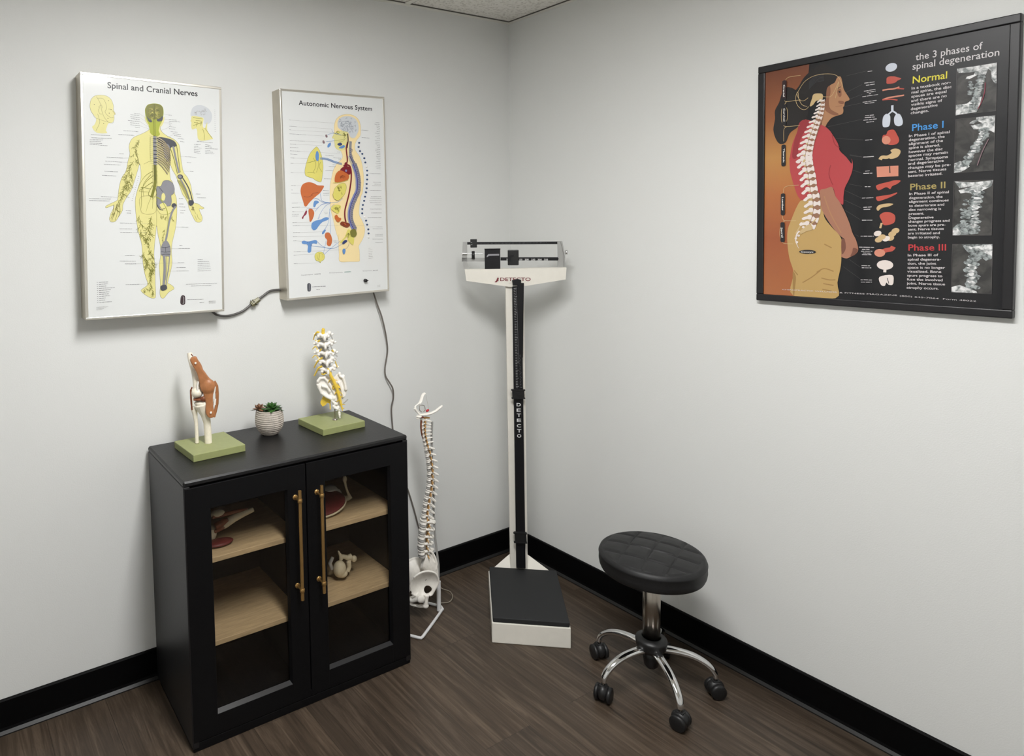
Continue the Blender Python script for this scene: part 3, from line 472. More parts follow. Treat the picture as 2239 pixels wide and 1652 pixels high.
f.poly(M(4.5,173.1,-4.2,181.9,-5.3,193.5,-7.1,202.5,-6.2,211.5,-15.7,215.1,-10.2,224.3,-5.3,236.1,25.3,242.5,52.8,238.4,48.4,201.8,41.2,175.4,19.5,168.3), 'ink_yellow', 3)
f.poly(M(9.3,262.5,11.4,278.1,24,291.6,42.6,297.8,67.3,298.6,88.8,291.1,100.7,274.6,103,251,94.5,232.3,83.1,218.7,64.5,220.6,54.3,238.5,31.4,242.8,13.5,252.4), 'ink_brain', 4)
for q in range(34):
    c = M(56.8,264.7)[0]; f.twigs((c[0]+random.uniform(-.035, .034), c[1]+random.uniform(-.028, .028)), random.uniform(0, 6), .009, .0006, 'ink_brainl', 2, 5, 1.2)
for P in (M(22.8,258,26.4,273.7,45,279.7,66.4,273,71.9,254.9), M(31.9,255.8,38.5,269,57,269.9,64.2,257.2), M(43.8,245.9,47.2,256.4,61.2,259.7)): f.line(P, .0009, 'ink_brainl', 6)
f.disc(M(9.9,236.2)[0], .0065, .0055, 'ink_yorgd', 5); f.disc(M(10.5,236.2)[0], .0048, .004, 'ink_yorg', 6)
for q in range(7): f.twigs(M(46.2,227.8)[0], PI+random.uniform(-.9, .9), .011, .0007, 'ink_yorgd', 2, 6)
f.poly(M(5.2,192.5,20.6,198.2,26.5,190.6,14.1,186.3), 'ink_dblue', 5); f.poly(M(10.8,178.5,32.5,189.5,38.5,183.2,25.9,176.3), 'ink_blue', 5)
f.line(M(11.6,200.5,30,203.7,45.8,217.3), .0008, 'ink_yorgd', 5); f.line(M(-5.4,230.9,24.7,225.6,52.5,230.6), .0008, 'ink_yorgd', 5); f.line(M(-6.5,203.8,21,208.6,42.6,213.3), .0008, 'ink_yorgd', 5)
cd_ = M(52.8,238.4,59.3,204.7,56.8,178.5,57.3,149.7,73.3,118.5,84.7,86.9,89.9,55.2,87,18)+M(75.2,-4.7,58.4,-36.3,49.5,-67.9,51.5,-99.8,67.6,-132.2)
f.line([(p[0]+.005, p[1]) for p in cd_[4:]], .022, 'ink_grey', 4); f.line([(p[0]-.001, p[1]) for p in cd_[4:]], .011, 'ink_lav', 5); f.line([(p[0]+.006, p[1]) for p in cd_[1:6]], .011, 'ink_grey', 4)
for q in range(3): f.line([(p[0]-.009+.004*q, p[1]) for p in cd_[3:]], .0009, 'ink_blue', 7)
f.line(cd_[3:], .0024, 'ink_navy', 8); f.line(M(52.6,233.2,53.1,204.5,47.5,178.2), .0042, 'ink_pill2', 8)
cs = cat_rom(cd_[2:], 8, False)
for i, p in enumerate(cs): f.line([(p[0]+.003, p[1]+.001), (p[0]+.0085, p[1]-.0005), (p[0]+.0145+.003*math.sin(i), p[1]-.004)], .001, 'ink_dgrey' if i % 2 else 'ink_lav', 6)
f.line(M(51.4,201.9,44.5,180.7,45.3,159.9,47.5,133.7,43.9,120.6), .0055, 'ink_red', 7); f.line(M(29.7,109.9,42.2,115.3,57.4,110.3,62.9,89.3,61.9,60.3,56.1,28.7)+M(48.9,0.8,40.2,-25.5,29.8,-57,28.8,-83.3,32.8,-101.9), .0062, 'ink_red', 7)
f.disc(M(40.7,116.6)[0], .0072, .0085, 'ink_red', 7)
f.poly(M(13.8,94,23.3,104.6,45.1,110.1,63.3,99.9,56.3,78.7,34.7,78.5,16.4,81), 'ink_red', 8); f.poly(M(-11.8,59.9,-5,80.8,13.8,94,35,86.4,51.6,76.1,47.9,60.3,24.5,52.3,-6.2,48.3), 'ink_orange', 9)
f.disc(M(39.8,93)[0], .0042, .0045, 'ink_lav', 9)
for q in range(5): f.twigs(M(22.3,75.8)[0], -1.6+random.uniform(-1, 1), .011, .0009, 'ink_dorange', 2, 10)
f.line(M(-19.8,46.9,12.1,48.3,49.4,57.6), .0014, 'ink_yorg', 8)
f.poly(M(-19.8,7.9,-9.9,28.7,11.9,43.1,33.4,44.4,39,28.7,32.1,7.7)+M(22.4,-4.3,3.5,-18.5,-14.5,-14.4,-21.5,1.3), 'ink_yorg', 8); f.loop(M(-19.8,7.9,-9.9,28.7,11.9,43.1,33.4,44.4,39,28.7,32.1,7.7)+M(22.4,-4.3,3.5,-18.5,-14.5,-14.4,-21.5,1.3), .0007, 'ink_yorgd', 9)
for q in range(10): f.twigs((M(11.2,23.5)[0][0]+random.uniform(-.008, .008), M(11,18.2)[0][1]+random.uniform(-.01, .01)), random.uniform(0, 6), .008, .0008, 'ink_yorgd', 2, 10)
f.poly(M(-31,-50.7,-21.5,-37.8,-0.1,-35.5,11.9,-40.9,8.3,-56.6,-1.4,-69.5,-19.3,-61.3), 'ink_yorg', 8)
for q in range(8): f.twigs((M(-3.7,-49.8)[0][0]+random.uniform(-.008, .008), M(-3.7,-49.8)[0][1]+random.uniform(-.007, .007)), random.uniform(0, 6), .008, .0009, 'ink_yorgd', 2, 10)
f.poly(M(-16.9,-78.4,-7.6,-73.3,1.1,-84,10.8,-86.9,8.4,-96,-4.1,-101.5,-14.3,-90.2), 'ink_orange', 9); f.poly(M(6.3,-109.1,12.8,-100.1,28.1,-101.8,46.5,-107.6,49.4,-115.7,36.6,-123.8,18.3,-117.4), 'ink_dorange', 9)
for q in range(6): f.disc((M(27.8,-111.1)[0][0]+random.uniform(-.008, .008), M(27.8,-111.1)[0][1]+random.uniform(-.005, .005)), .0025, .0025, 'ink_red' if q % 2 else 'ink_orange', 10)
for q in range(9):
    a = -PI/2+random.uniform(-1, 1.2); c = M(42.1,-144.6)[0]; f.line([c, (c[0]+.02*math.cos(a), c[1]+.02*math.sin(a))], .0016, 'ink_yorgd', 9, False, True)
f.poly(M(39.5,-131.3,54.8,-137.1,66.8,-153.5,62.3,-190.7,41.1,-173.8,35.4,-157.7,9.9,-180.5,5.4,-176.3,26.1,-157.3), 'ink_yorg', 8); f.poly(M(50.2,-136.9,70.8,-129.6,79.6,-148.6,69.7,-161.6,54.1,-158.4), 'ink_yorgd', 9); f.poly(M(12.9,-180.6,25.7,-170.5,36.3,-174.9,18.9,-186.1), 'ink_dblue', 9)
f.poly(M(12.7,-212.3,15.8,-204.5,22.9,-203.6,26.7,-210.4,23.8,-220.9,17.5,-224.5), 'ink_blue', 9); f.line(M(26,-205,37.1,-197.6,43.8,-184.6), .0008, 'ink_dblue', 9)
f.line(M(0.3,-148.4,-1.3,-166.8), .0006, 'ink_skinline', 3)
put(f, 'body_figure', rB)
g = Art()      # loose organs left of the body
lg = M(-81.7,179.1,-90.6,175.5,-108.7,158.5,-121.1,138,-129.1,117.6,-135.7,94.7,-134.5,74.5,-118.1,67,-103.7,63.3,-92.3,55.7,-74.9,50.1,-67.3,54.5,-61.9,80.2,-58.4,111.1,-62.5,141.8,-70.5,164.6)
g.poly(lg, 'ink_yorg', 1); g.loop(lg, .0008, 'ink_yorgd', 2)
for P in (M(-127.6,118.9,-104.2,124.4,-92.4,128.4,-77.4,138.9), M(-126,84.7,-111.6,84.8,-94.2,82.5), M(-100.8,138.4,-89.8,120.8,-91.9,102.9,-102.8,84.9), M(-77.5,136.4,-78.4,110.8,-88.2,85.1), M(-69.1,123.7,-75.7,105.7,-64.6,87.9)): g.line(P, .001, 'ink_yorgd', 3)
g.poly(M(-86.8,159.1,-80.8,164.3,-75.4,151.7,-77.6,131.2,-85.1,127.3,-90.4,141.2), 'ink_blue', 4)
for q in range(3): g.line([(p[0], p[1]+.003*q) for p in M(-71.7,133.9,-39.1,132,-9.5,122.2,23.7,115)], .0014, 'ink_blue', 5)
lv = M(-156.8,18.7,-152.4,33.9,-142,44,-121.6,49.2,-101.4,45.4,-84.2,37.8,-60.6,36.5,-58.4,31.3,-67.2,18.5,-76.5,8.2)+M(-85.6,1.7,-103.6,-11,-121.7,-26.2,-133.8,-38.8,-142.4,-38.6,-148.8,-18.2,-155.1,2.1)
g.poly(lv, 'ink_orange', 1); g.line(M(-114.8,0.8,-102.9,8.3,-82.3,10.8), .0014, 'ink_dorange', 2); g.line(M(-143.9,-3,-126.7,-5.7,-106.1,1.8), .0012, 'ink_dorange', 2)
g.poly(M(-104.2,-26.4,-98.1,-19.3,-86.4,-20.2,-82.2,-26.6,-92.8,-32.9,-99,-43.1,-105.7,-41.7), 'ink_blue', 2)
g.poly(M(-155.6,-81.6,-146.5,-69.1,-138.8,-56.5,-133,-56.6,-136.4,-69.3,-146.8,-76.7,-150.6,-85.6), 'ink_maroonp', 2)
g.poly(M(-127.2,-56.7,-122.6,-48.6,-111,-50.6,-103.3,-62.3,-106.2,-77.7,-115.6,-94.1,-123,-96.5,-125.2,-79.8), 'ink_orange', 2); g.poly(M(-116.9,-110.8,-113,-100.6,-98,-93.3,-77.3,-89.9,-56.2,-81.9,-42.8,-84.3,-46.1,-92,-68.7,-99.2,-84,-111.7,-96.3,-125.6,-108.2,-128.5,-116.1,-121.1), 'ink_blue', 2)
g.poly(M(-73.3,-140.6,-67,-131.7,-57.9,-128.1,-56.6,-132,-65.9,-143.4,-71.1,-145.1), 'ink_blue', 2); g.poly(M(-61.1,-148.8,-55.4,-139.9,-41.9,-140.4,-33.3,-152.4,-30,-170.9,-36.1,-187.7,-45.3,-191.2,-54,-183,-51.9,-167.4,-59.1,-159.3), 'ink_orange', 2)
g.poly(M(-159.1,-169.4,-150.3,-166,-136,-169.6,-121.4,-168.4,-103.8,-165.3,-95.1,-169.5,-97,-179.8,-110.1,-177.9,-118.5,-182.7,-122.4,-208.3,-136.1,-208.9,-134.4,-187.2,-137.9,-180.6,-150.8,-178.7,-157.9,-175.9), 'ink_blue', 2)
for q in range(8): g.twigs((M(-127.6,-177.2)[0][0]+random.uniform(-.012, .012), M(-127.6,-177.2)[0][1]+random.uniform(-.01, .004)), random.uniform(0, 6), .006, .0006, 'ink_dblue', 1, 4)
g.poly(M(-107.6,-227.2,-102.8,-215.8,-87.8,-210.5,-71.6,-214.7,-64.7,-228.1,-69.6,-240.9,-81.8,-246.8,-84.4,-252.3,-89.2,-246.3,-102.3,-241.7), 'ink_yorg', 2); g.loop(M(-107.6,-227.2,-102.8,-215.8,-87.8,-210.5,-71.6,-214.7,-64.7,-228.1,-69.6,-240.9,-81.8,-246.8,-84.4,-252.3,-89.2,-246.3,-102.3,-241.7), .0008, 'ink_yorgd', 3)
for P in (M(-98.5,-219.9,-94.7,-235.6,-86,-241.3), M(-88,-215.2,-73.4,-221.2,-72.4,-234.2), M(-90.8,-212.5,-86.9,-225.7,-91.8,-238.4)): g.line(P, .0007, 'ink_yorgd', 4)
g.disc(M(-40.3,220.6)[0], .0045, .0062, 'ink_purple', 2, 16, .4); g.disc(M(-53,198.4)[0], .0045, .0065, 'ink_purple', 2, 16, .4); g.poly(M(-37.9,180.9,-33.9,191.3,-23.2,196.8,-23.6,186.5,-32.9,178.5), 'ink_blue', 2)
for P in (M(-42.5,200.8,-24.6,201.9,-6.4,205.1), M(-35.6,225.9,-20.5,230.3,-2.4,232.3,24.7,226.9), M(-16.9,247.2,-11.3,235.8,9.5,227.6), M(-73.5,8.2)+M(-73.4,-3.6,-65.8,-21.7,-30.1,-27.3,0.3,-25,22.2,-12.1), M(-103.7,-12.3,-86.1,-12.5,-68.8,-24.2,-36.2,-28.5), M(-138.7,-54,-128.3,-47.8,-93.4,-48.4,-66.2,-32,-30.2,-28.6), M(-89,-88.4,-76.3,-65.4,-54.6,-39.9,-30.2,-28.6), M(-99.7,-59.8,-75.2,-37,-45.2,-28.4), M(-64,-130.5,-48.2,-110.2,-41.4,-86.9,-34,-50.6,-15.2,-32.7), M(-36,-144.5,-35.6,-92.3,-37,-50.6), M(-95.1,-170.8,-72.2,-190,-36.6,-200.8,-2.9,-193.1,34.8,-173.6), M(-116.3,-186.7,-81.2,-192.2,-36.5,-199.4), M(-67.4,-221.5,-36.5,-199.4,7.1,-172.4), M(-56.5,-169.8,-63.4,-195.6,-70.3,-218.7), M(-79.8,-78.3,-86.1,-88.4)): g.line(P, .0011, 'ink_blue' if random.random() < .6 else 'ink_lav', 3)
put(g, 'organ_figures', rB)
# lamp lenses down the back of the figure: real little domes
for i, (x, z) in enumerate(M(103.8,200.4,100.7,184.5,106.5,168.8,116.6,158.5,125.5,142.2,129.7,125.8,135,110.2,137,94.4,136.4,77.3,135.8,60.2,132.7,43.1,132.1,26.5,129,10.4)+M(128,11,123.6,-6.1,118.9,-22.1,112.6,-37.8,109.2,-53.6,108.3,-70.4,119.9,-86,125.2,-99,129.8,-115.1,134.4,-133,135.1,-149,134.9,-164.7)):
    w8 = i in (6, 19, 24); m_ = MB(); m_.ell((x, -.0005, z), (.0046, .0038, .0036), 'ink_white' if w8 else 'ink_bead'); q = m_.build('indicator_lens', rB, loc=(0, .0015, 0))
    if w8: q['label'] = 'white indicator lens'
o = MB(); kx, kz = M(111.4,-332.3)[0]; o.lathe([(.0066, 0), (.0066, -.008), (.0055, -.011), (.0001, -.011)], 'black_plastic', (kx, 0, kz), 24, 'y'); o.box((kx, -.013, kz-.0012), (kx+.0085, -.011, kz+.0012), 'black_plastic'); o.build('selector_knob', rB)
cap(rB, (M(-193.6,273,-185.3,272.2), M(-193.2,250.3,-163.7,249.6), M(-193.7,237.8,-186.7,236.7), M(-193.7,223,-126.4,221.6), M(-193.8,199.1,-133.1,198.2), M(-193.5,186.7,-169.1,186), M(-194,174.3,-159.1,173.8), M(-194,161.8,-154.5,161.4), M(-194.4,150.1,-164.9,149.1), M(-193.6,136.9,-178.1,136.2), M(-193.5,117,-182.3,116.6), M(-194.3,83.5,-184.5,83.1), M(-194.8,37.4,-176.5,36.9), M(-194.6,20.9,-188.4,20.6), M(-195.1,9.3,-166.3,8.7), M(-194.6,-27.3,-170.6,-27.1), M(-194.4,-42.9,-162.6,-42.4), M(-194.5,-58.5,-186,-58.4), M(-195.4,-68.6,-166.5,-68.7), M(-195.1,-74.6,-169.6,-74.7), M(-194.7,-98.4,-176.3,-98.4), M(-194.3,-110,-165.3,-110.4), M(-194.1,-134.3,-166.3,-134.7), M(-194.8,-149.4,-178.3,-149.6), M(-194.5,-164.9,-181.8,-165.2), M(-194.2,-205.3,-166.3,-205.6), M(-194.7,-216.9,-183.9,-217), M(-195.1,-249,-179.5,-249.4),
          M(118.8,249.6,147.4,249.2), M(117.8,221,152.8,220.2), M(151.4,83.6,200.8,82.7), M(149.2,17.8,201.3,17.1), M(163.2,50.1,199.7,49.4), M(169.4,42.1,199.5,41.6), M(157.9,36.1,199.3,35.6), M(151.6,-5.8,200.5,-6.1), M(146.5,-12.2,200.3,-13.2), M(143,-21.8,200.6,-23), M(145.9,-30,200.4,-30.9), M(168.3,-38.6,201.1,-39.1), M(145.1,-54.7,199.6,-55.7), M(149.4,-69.4,200.1,-70.4), M(132.7,-87.4,197.8,-88.3), M(173.6,-124.8,201.6,-125.6), M(155.4,-131.8,202,-133.3), M(166.1,-153.9,201.6,-154.6), M(165.9,-160.4,201.4,-161.7), M(152.4,-172.4,201.6,-174.4), M(165,-185.4,200.5,-186.4),
          M(4.1,162.7,17.8,162.3), M(-47.4,149.3,-11.6,147.6), M(-13.3,140.8,20,139.7), M(9.2,136.1,19.9,135.8), M(-17.3,114.9,-5.2,114.5), M(-34.1,107.9,-4,107.3), M(-49.5,93.2,-15.1,93.1), M(-56.7,61.8,-26.8,61.4), M(-62.8,17.7,-36,17.1), M(-61.7,8.1,-36.3,8), M(-63.2,8,-36.3,7.8), M(-62.6,0.5,-36.6,0.6), M(-61.4,-63.1,-45,-63.4), M(-58.6,-68.4,-46.7,-68.6), M(-24.9,-172.4,-5.2,-173.5), M(-21.2,-178.3,-8.5,-179.2)))
d = Art()
for k_ in range(27):
    a, b = M(201.8,280.7,200.1,101.7); q = k_/26; p = (a[0]+(b[0]-a[0])*q, a[1]+(b[1]-a[1])*q); l_ = random.uniform(.012, .024); d.dashes([(p[0]-l_, p[1]+.0012), p], .0011)
put(d, 'caption_column', rB); d = Art()
lead(rB, (M(-185.3,272.2,-7,270), M(-163.7,249.6,-16.8,248), M(-186.7,236.7,-8.3,235.4), M(-126.4,221.6,-47.7,220.3), M(-133.1,198.2,-57.4,197.7), M(-169.1,186,-60.9,184.8), M(-154.5,161.4,16.1,156.5), M(-178.1,136.2,-121.2,135.4), M(-182.3,116.6,-130.5,117), M(-184.5,83.1,-129,83.1), M(-176.5,36.9,-153.8,36.4), M(-166.3,8.7,-154.9,8.1), M(-170.6,-27.1,-147.7,-27.4), M(-162.6,-42.4,-122.4,-44.5), M(-186,-58.4,-146.1,-58.9), M(-176.3,-98.4,-115.8,-99), M(-165.3,-110.4,118.8,-117.7), M(-166.3,-134.7,-67.2,-136.1), M(-178.3,-149.6,-55.8,-151.6), M(-181.8,-165.2,-159.1,-168.7), M(-166.3,-205.6,8.9,-206.9), M(-183.9,-217,-108.7,-217.3), M(-179.5,-249.4,-89.4,-251), M(112.4,249.3,118.7,249), M(111.5,222.4,117.8,221), M(138.5,83.5,151.4,83.6), M(136.3,17.9,149.2,17.8), M(118.6,-123.1,173.6,-124.8)))
for k_ in range(7):
    a, b, c_ = M(132.4,-207.9,131.1,-246.6,179.4,-247.9); z = a[1]+(b[1]-a[1])*k_/6; d.dashes([(a[0], z), (a[0]+(.009, .018, .018, .018, .018, .019, .022)[k_], z+.0004)], .001, 'ink_line')
put(d, 'legend', rB); d = Art()
for k_ in range(3):
    a, b = M(169.8,-355.8,169.6,-362.1); z = a[1]+(b[1]-a[1])*k_/2; d.dashes([(a[0], z), (a[0]+.014, z+.0005)], .0007, 'ink_line')
put(d, 'imprint', rB)
d = Art(); d.text('Cerebrospinal', M(-166.9,-294.5,-117.6,-294.7), 3.6e-3, 'ink_dash', 1); d.text('WHITE', M(-111.7,-294.8,-84.5,-295.1), 3.6e-3, 'ink_dash', 1, .02); put(d, 'colour_key', rB); d = Art()
d.text('Parasympathetic:', M(-46.1,-294,13.4,-294.7), 3.6e-3, 'ink_dash', 1); d.text('GREEN', M(19.6,-295.1,49.2,-295.4), 3.6e-3, 'ink_green', 1, .02); put(d, 'colour_key', rB); d = Art()
d.text('Sympathetic:', M(103.7,-295.7,148.2,-297), 3.4e-3, 'ink_dash', 1); d.text('BLUE', M(152.1,-297.2,173.8,-297.5), 3.4e-3, 'ink_dash', 1, .02)
put(d, 'colour_key', rB)
d = Art(); d.poly(M(-142.9,-330.9,-139.8,-325.5,-134.8,-324.3,-129.9,-326.7,-127.3,-333.4,-128.6,-351.5,-132.2,-355.6,-137.5,-355.7,-142.6,-351.7), 'ink_dgrey', 1); d.line(M(-133.5,-327.8,-135,-352.3), .0022, 'ink_grey', 2, False); d.dashes(M(-122.3,-339.8,-63,-341.1), .002); d.dashes(M(-105,-351.5,-90.2,-351.6), .0018)
put(d, 'logo', rB)
# --- framed poster on the right wall
rP = thing('framed_poster', 'black framed poster titled the 3 phases of spinal degeneration on the right wall', 'poster', (-.02, -1.42870, 1.65233), (0, -.00726, -PI/2))
hw, hh = .30919, .37102; o = MB()
bw = .021
for a, e in (((-hw, -hh), (hw, -hh+bw)), ((-hw, hh-bw), (hw, hh)), ((-hw, -hh+bw), (-hw+bw, hh-bw)), ((hw-bw, -hh+bw), (hw, hh-bw))): o.bev((a[0], 0, a[1]), (e[0], .019, e[1]), 'frame_black', .0025)
o.build('frame', rP)
o = MB(); o.box((-hw+bw, .006, -hh+bw), (hw-bw, .012, hh-bw), 'ink_pblack'); o.build('printed_sheet', rP)
Q = .006
f = Art(); iw, ih = hw-bw, hh-bw
L0, L1 = M(-286.1,386.3,-119.8,350.1); z0 = ih
f.poly([(-iw, ih), (-.162, ih), (-.168, .27), (-.17, 0), (-.165, -.2), (-.17, -ih), (-iw, -ih)], 'ink_backdrop', 1, False)
put(f, 'orange_backdrop', rP, Q)
f = Art()
f.poly(M(-121.9,343.3,-108.5,330.9,-86.6,309.6,-73.5,288.1,-71.1,268.7,-94.6,258.7,-109.6,244.6,-125.2,254.6,-147.6,251.2,-161,228.9,-162.9,197.2,-172,186.2,-185.9,180.7,-192.8,166.7,-214.1,151.9,-225.8,125.4,-242.9,122.3,-255.4,139.3,-263.1,168.6,-258.5,201.4,-258.7,227.1,-246.6,250.7,-237.1,279.5,-220.3,291.6,-203.5,278.5,-189.5,290.9,-175.8,313,-148.6,334.5), 'ink_hair', 3)
f.poly(M(-239.5,274.9,-234.7,284.2,-225.1,292.5,-215.5,290.7,-198.7,277.6,-193.6,241.8,-212.4,219.8,-231.8,233,-244.1,250.3), 'ink_hair', 3)
f.poly(M(-115.1,240.7,-113.2,266.9,-103.5,277.1,-92.7,282.3,-86.4,295.3,-77.9,296,-73.4,280.9,-70,261.4,-64.5,248.5,-54.8,230.3,-55.7,224.6,-65.2,221.5,-67.1,211.1,-70.3,206.9,-69.1,197.2,-72.1,188.2,-84.9,185.4,-100,180.4,-110.8,167.5,-117.3,156.3,-126.3,162.4,-124.3,181.6,-120.2,210.1,-117.1,229), 'ink_face', 4)
f.poly(M(-115.1,240.7,-113.2,266.9,-105.6,275.1,-103.2,255.5,-107.3,232.2,-102.6,207.3,-80.7,189.5,-93.6,187.9,-115.7,204.6,-118.1,219.5), 'ink_faced', 5); f.line(M(-86,260.7,-81.7,265.4,-76.4,266.8), .0016, 'ink_hair', 5); f.poly(M(-82.6,254.2,-79,255.4,-77.3,252,-79.4,250), 'ink_hair', 5); f.poly(M(-85.9,257.2,-76.3,260.2,-75,240.9,-81.4,239.7), 'ink_faced', 4.5); f.poly(M(-81.2,227.7,-68.4,223.2,-70.4,216.4,-81.1,220.6), 'ink_faced', 5); f.line(M(-89.6,212.4,-72.5,212), .001, 'ink_faced', 6)
for q in range(7): f.line([(p[0], p[1]+.0035*q) for p in M(-161.5,275.8,-143.6,292,-121.3,292.6)], .0007, 'ink_dgrey', 5)
f.poly(M(-153.2,244.9,-147.7,258.6,-127.5,256.2,-122.9,246.9,-127.2,235.5,-140.7,237.8,-149.6,227.1,-158.7,224.9), 'ink_ptan', 5)
for P in (M(-163.5,250.3,-175,243.6,-186.7,248.1,-195.1,267,-191.6,273.9,-175.6,298.2,-152.8,310.9,-125.9,312.8,-99.5,307.5,-84.3,297.3,-75.5,279,-71.1,263.9), M(-194,273,-198.5,255.1,-193.6,234.3,-181.7,219.9,-170.1,216.8,-160.9,224), M(-191.6,271.4,-189,251,-179.5,232,-165.5,224.8), M(-125.1,247.3,-103,243.5,-92.4,258.3,-82,282.6,-83.9,271.1,-89.9,236.4)): f.line(P, .0012, 'ink_ptan', 6)
sh = M(-185.9,180.7,-165.1,185.1,-121.8,161.8,-106.2,147.5,-96.1,131.7,-81.7,103.5,-77.1,83.7,-59.8,62.8,-45.8,42.4)+M(-46.6,57.7,-42.8,41.3,-44.8,20,-52.8,-3.7,-62.1,-24.7,-65.4,-49,-66.3,-73.5,-76.1,-64.9,-86.2,-47.9,-93.9,-22.7,-111.3,-27.1,-127.7,-31.7,-136.3,-59.3,-172.8,-57.6,-189,-42.4,-200.1,-10.2,-211.4,30.9,-214.5,71.6)+M(-213.3,78.3,-206.5,118.1,-192.7,154.1)
f.poly(sh, 'ink_shirt', 4); f.poly(M(-185.9,180.7,-165.1,185.1,-160.3,167.1,-173.9,149.1,-187.6,115.9,-191.8,76.1,-206.1,77.6,-201.8,122.6,-192.7,154.1), 'ink_shirtd', 5); f.line(M(-97.2,131.8,-90.3,104.5,-77.2,90.9), .002, 'ink_shirtd', 6); f.line(M(-99.8,43.8,-104.4,16.6,-94,-14.4), .0018, 'ink_shirtd', 6)
f.poly(M(-127.7,-28.9,-111.4,-24.4,-95.2,-21.2,-86.2,-47.9,-73.7,-67.7,-61.2,-95.6,-48.7,-128.6,-41.1,-155.8,-31.4,-177.5,-25.8,-204.5,-33.1,-218.2,-44.9,-225.2,-54.5,-230.4,-66.6,-227.1,-69.2,-218.9,-62,-210.5,-60,-177.6,-69.9,-166.6,-84.8,-149.9,-100,-127.5,-112.9,-105,-123.3,-82.3,-126.1,-57), 'ink_arm', 5)
f.poly(M(-68.6,-174.8,-60,-177.6,-57.3,-199.5,-61.9,-213.2,-68,-216.1), 'ink_armd', 6); f.line(M(-116.1,-46.3,-97.9,-99.9,-70,-155.6), .003, 'ink_face', 6); f.poly(M(-38.1,-199.3,-26.7,-204.5,-33.1,-217.7,-44.9,-224.4,-40.4,-210.2), 'ink_armd', 6)
kh = M(-188.7,-68.3,-172.9,-54.7,-126.1,-57,-115.3,-107.7,-94.9,-138.7,-69.8,-172.1,-68.6,-221.6,-69.9,-254.8,-77.9,-302.2,-82.2,-348.5,-199.2,-348.8,-201.1,-294.2,-200,-270.8,-211.4,-233.2,-217.3,-192.4,-217.7,-148.6,-207.1,-113.8)
f.poly(kh, 'ink_khaki', 4)
for P in (M(-133.7,-274,-113.4,-261.9,-88.2,-269.3), M(-120.7,-290.4,-100.4,-295,-82.9,-294.1), M(-115.4,-307.1,-87.6,-311.1), M(-172.7,-307.3,-146.5,-288.8,-123.5,-267.9), M(-197.3,-270.7,-186.3,-284.8), M(-114.3,-188.8,-94.1,-199.9), M(-117.7,-324.2,-92.4,-328.2)): f.line(P, .003, 'ink_khakid', 5)
f.poly(M(-200,-273.8,-191.7,-290.9,-194,-323.1,-196.5,-348.6,-199.2,-348.8,-201.1,-294.2), 'ink_khakid', 5)
put(f, 'woman_figure', rP, Q)
g = Art()      # white spine running down the figure
sc = M(-122.7,234.8,-123,222.7,-124.2,210.8,-126.7,199,-130.6,186.2,-136.5,172.4,-140.8,159.5,-145.2,145.4,-149.6,131.1,-153.9,115.6,-156.7,99.9,-159.3,82.8,-160.2,65.5)+M(-159.9,71.8,-157.9,54.7,-154.3,36.1,-150.1,16.1,-147.3,-3.8,-144.5,-23.7,-139.1,-45.1,-136.2,-67.7,-135.9,-91.6,-140.8,-115.4,-148.3,-135.1)
g.line(sc[:5], .012, 'ink_pboned', 7); g.line(sc[4:], .020, 'ink_pboned', 7)
for i, p in enumerate(sc):
    s_ = .0045+.0055*min(1, i/12); a = sc[max(0, i-1)]; b = sc[min(len(sc)-1, i+1)]; an = math.atan2(b[1]-a[1], b[0]-a[0])+PI/2
    ca, sa = math.cos(an), math.sin(an)
    def R(x, z): return (p[0]+x*ca-z*sa, p[1]+x*sa+z*ca)
    g.poly([R(s_, s_*.8), R(s_*.2, s_*.45), R(-s_*.7, s_*.8), R(-s_*.8, -s_*.7), R(.2*s_, -s_*.4), R(s_, -s_*.75)], 'ink_pbone', 9)
    g.line([R(-s_, 0), R(-s_*2, .1*s_), R(-s_*3.1, -s_*.5)], s_*.85, 'ink_pbone', 8); g.disc(R(-s_*1.6, s_*.6), s_*.65, s_*.5, 'ink_pbone', 9, 10); g.disc(R(-s_*3.0, -s_*.5), s_*.55, s_*.42, 'ink_pbone', 9, 10); g.disc(R(-s_*1.2, -s_*.5), s_*.35, s_*.3, 'ink_ptan', 10, 8)
g.poly(M(-135.7,-109.9,-151,-126.5,-161.4,-132,-174.5,-143.3,-182.4,-151.8,-177,-157.6,-161.2,-149.1,-148.2,-146.4,-145.7,-138,-149.7,-129.4,-138.2,-118.3), 'ink_ptan', 9); g.line(M(-182.5,-148.9,-190.4,-160.4,-192.9,-177.7,-188.7,-192.2,-184,-202.2), .0048, 'ink_pbone', 9, True, True); g.line(M(-172.1,-120.4,-182.6,-137.4,-193.1,-157.5), .004, 'ink_ptan', 8)
for q, P in enumerate((M(-177.4,-126), M(-171.9,-137.6), M(-185,-163.3), M(-192.4,-171.9), M(-189.6,-183.5))): g.disc(P[0], .004, .0035, 'ink_pbone', 10, 10)
put(g, 'spine_figure', rP, Q)
g = Art()      # brackets and region names
for P in (M(-185.2,321.1,-199.2,322.1,-220.6,321.9,-229,313.4), M(-233.2,256,-224.7,249.5,-203.2,248.4,-184.3,247.7), M(-224.7,249,-230.6,240.4,-238.5,226.4,-238.7,198.5,-234.9,182.6,-223.9,173,-185.8,171.9), M(-230.6,240.4,-222,223.8,-221.7,196,-227.6,184.1), M(-223.9,172.2,-231.1,164.3,-231.2,128.6), M(-186.7,-8.8,-216.4,-9.7,-228.7,-15.6,-231.3,-31.4), M(-233.5,-97.1,-230.5,-113.3,-223.6,-116.9,-193.6,-117), M(-223.6,-116.9,-234.6,-124.9,-240,-145.4,-238.3,-171.9,-228.4,-186.6,-200.9,-188.5)): g.line(P, .0013, 'ink_ptan', 7)
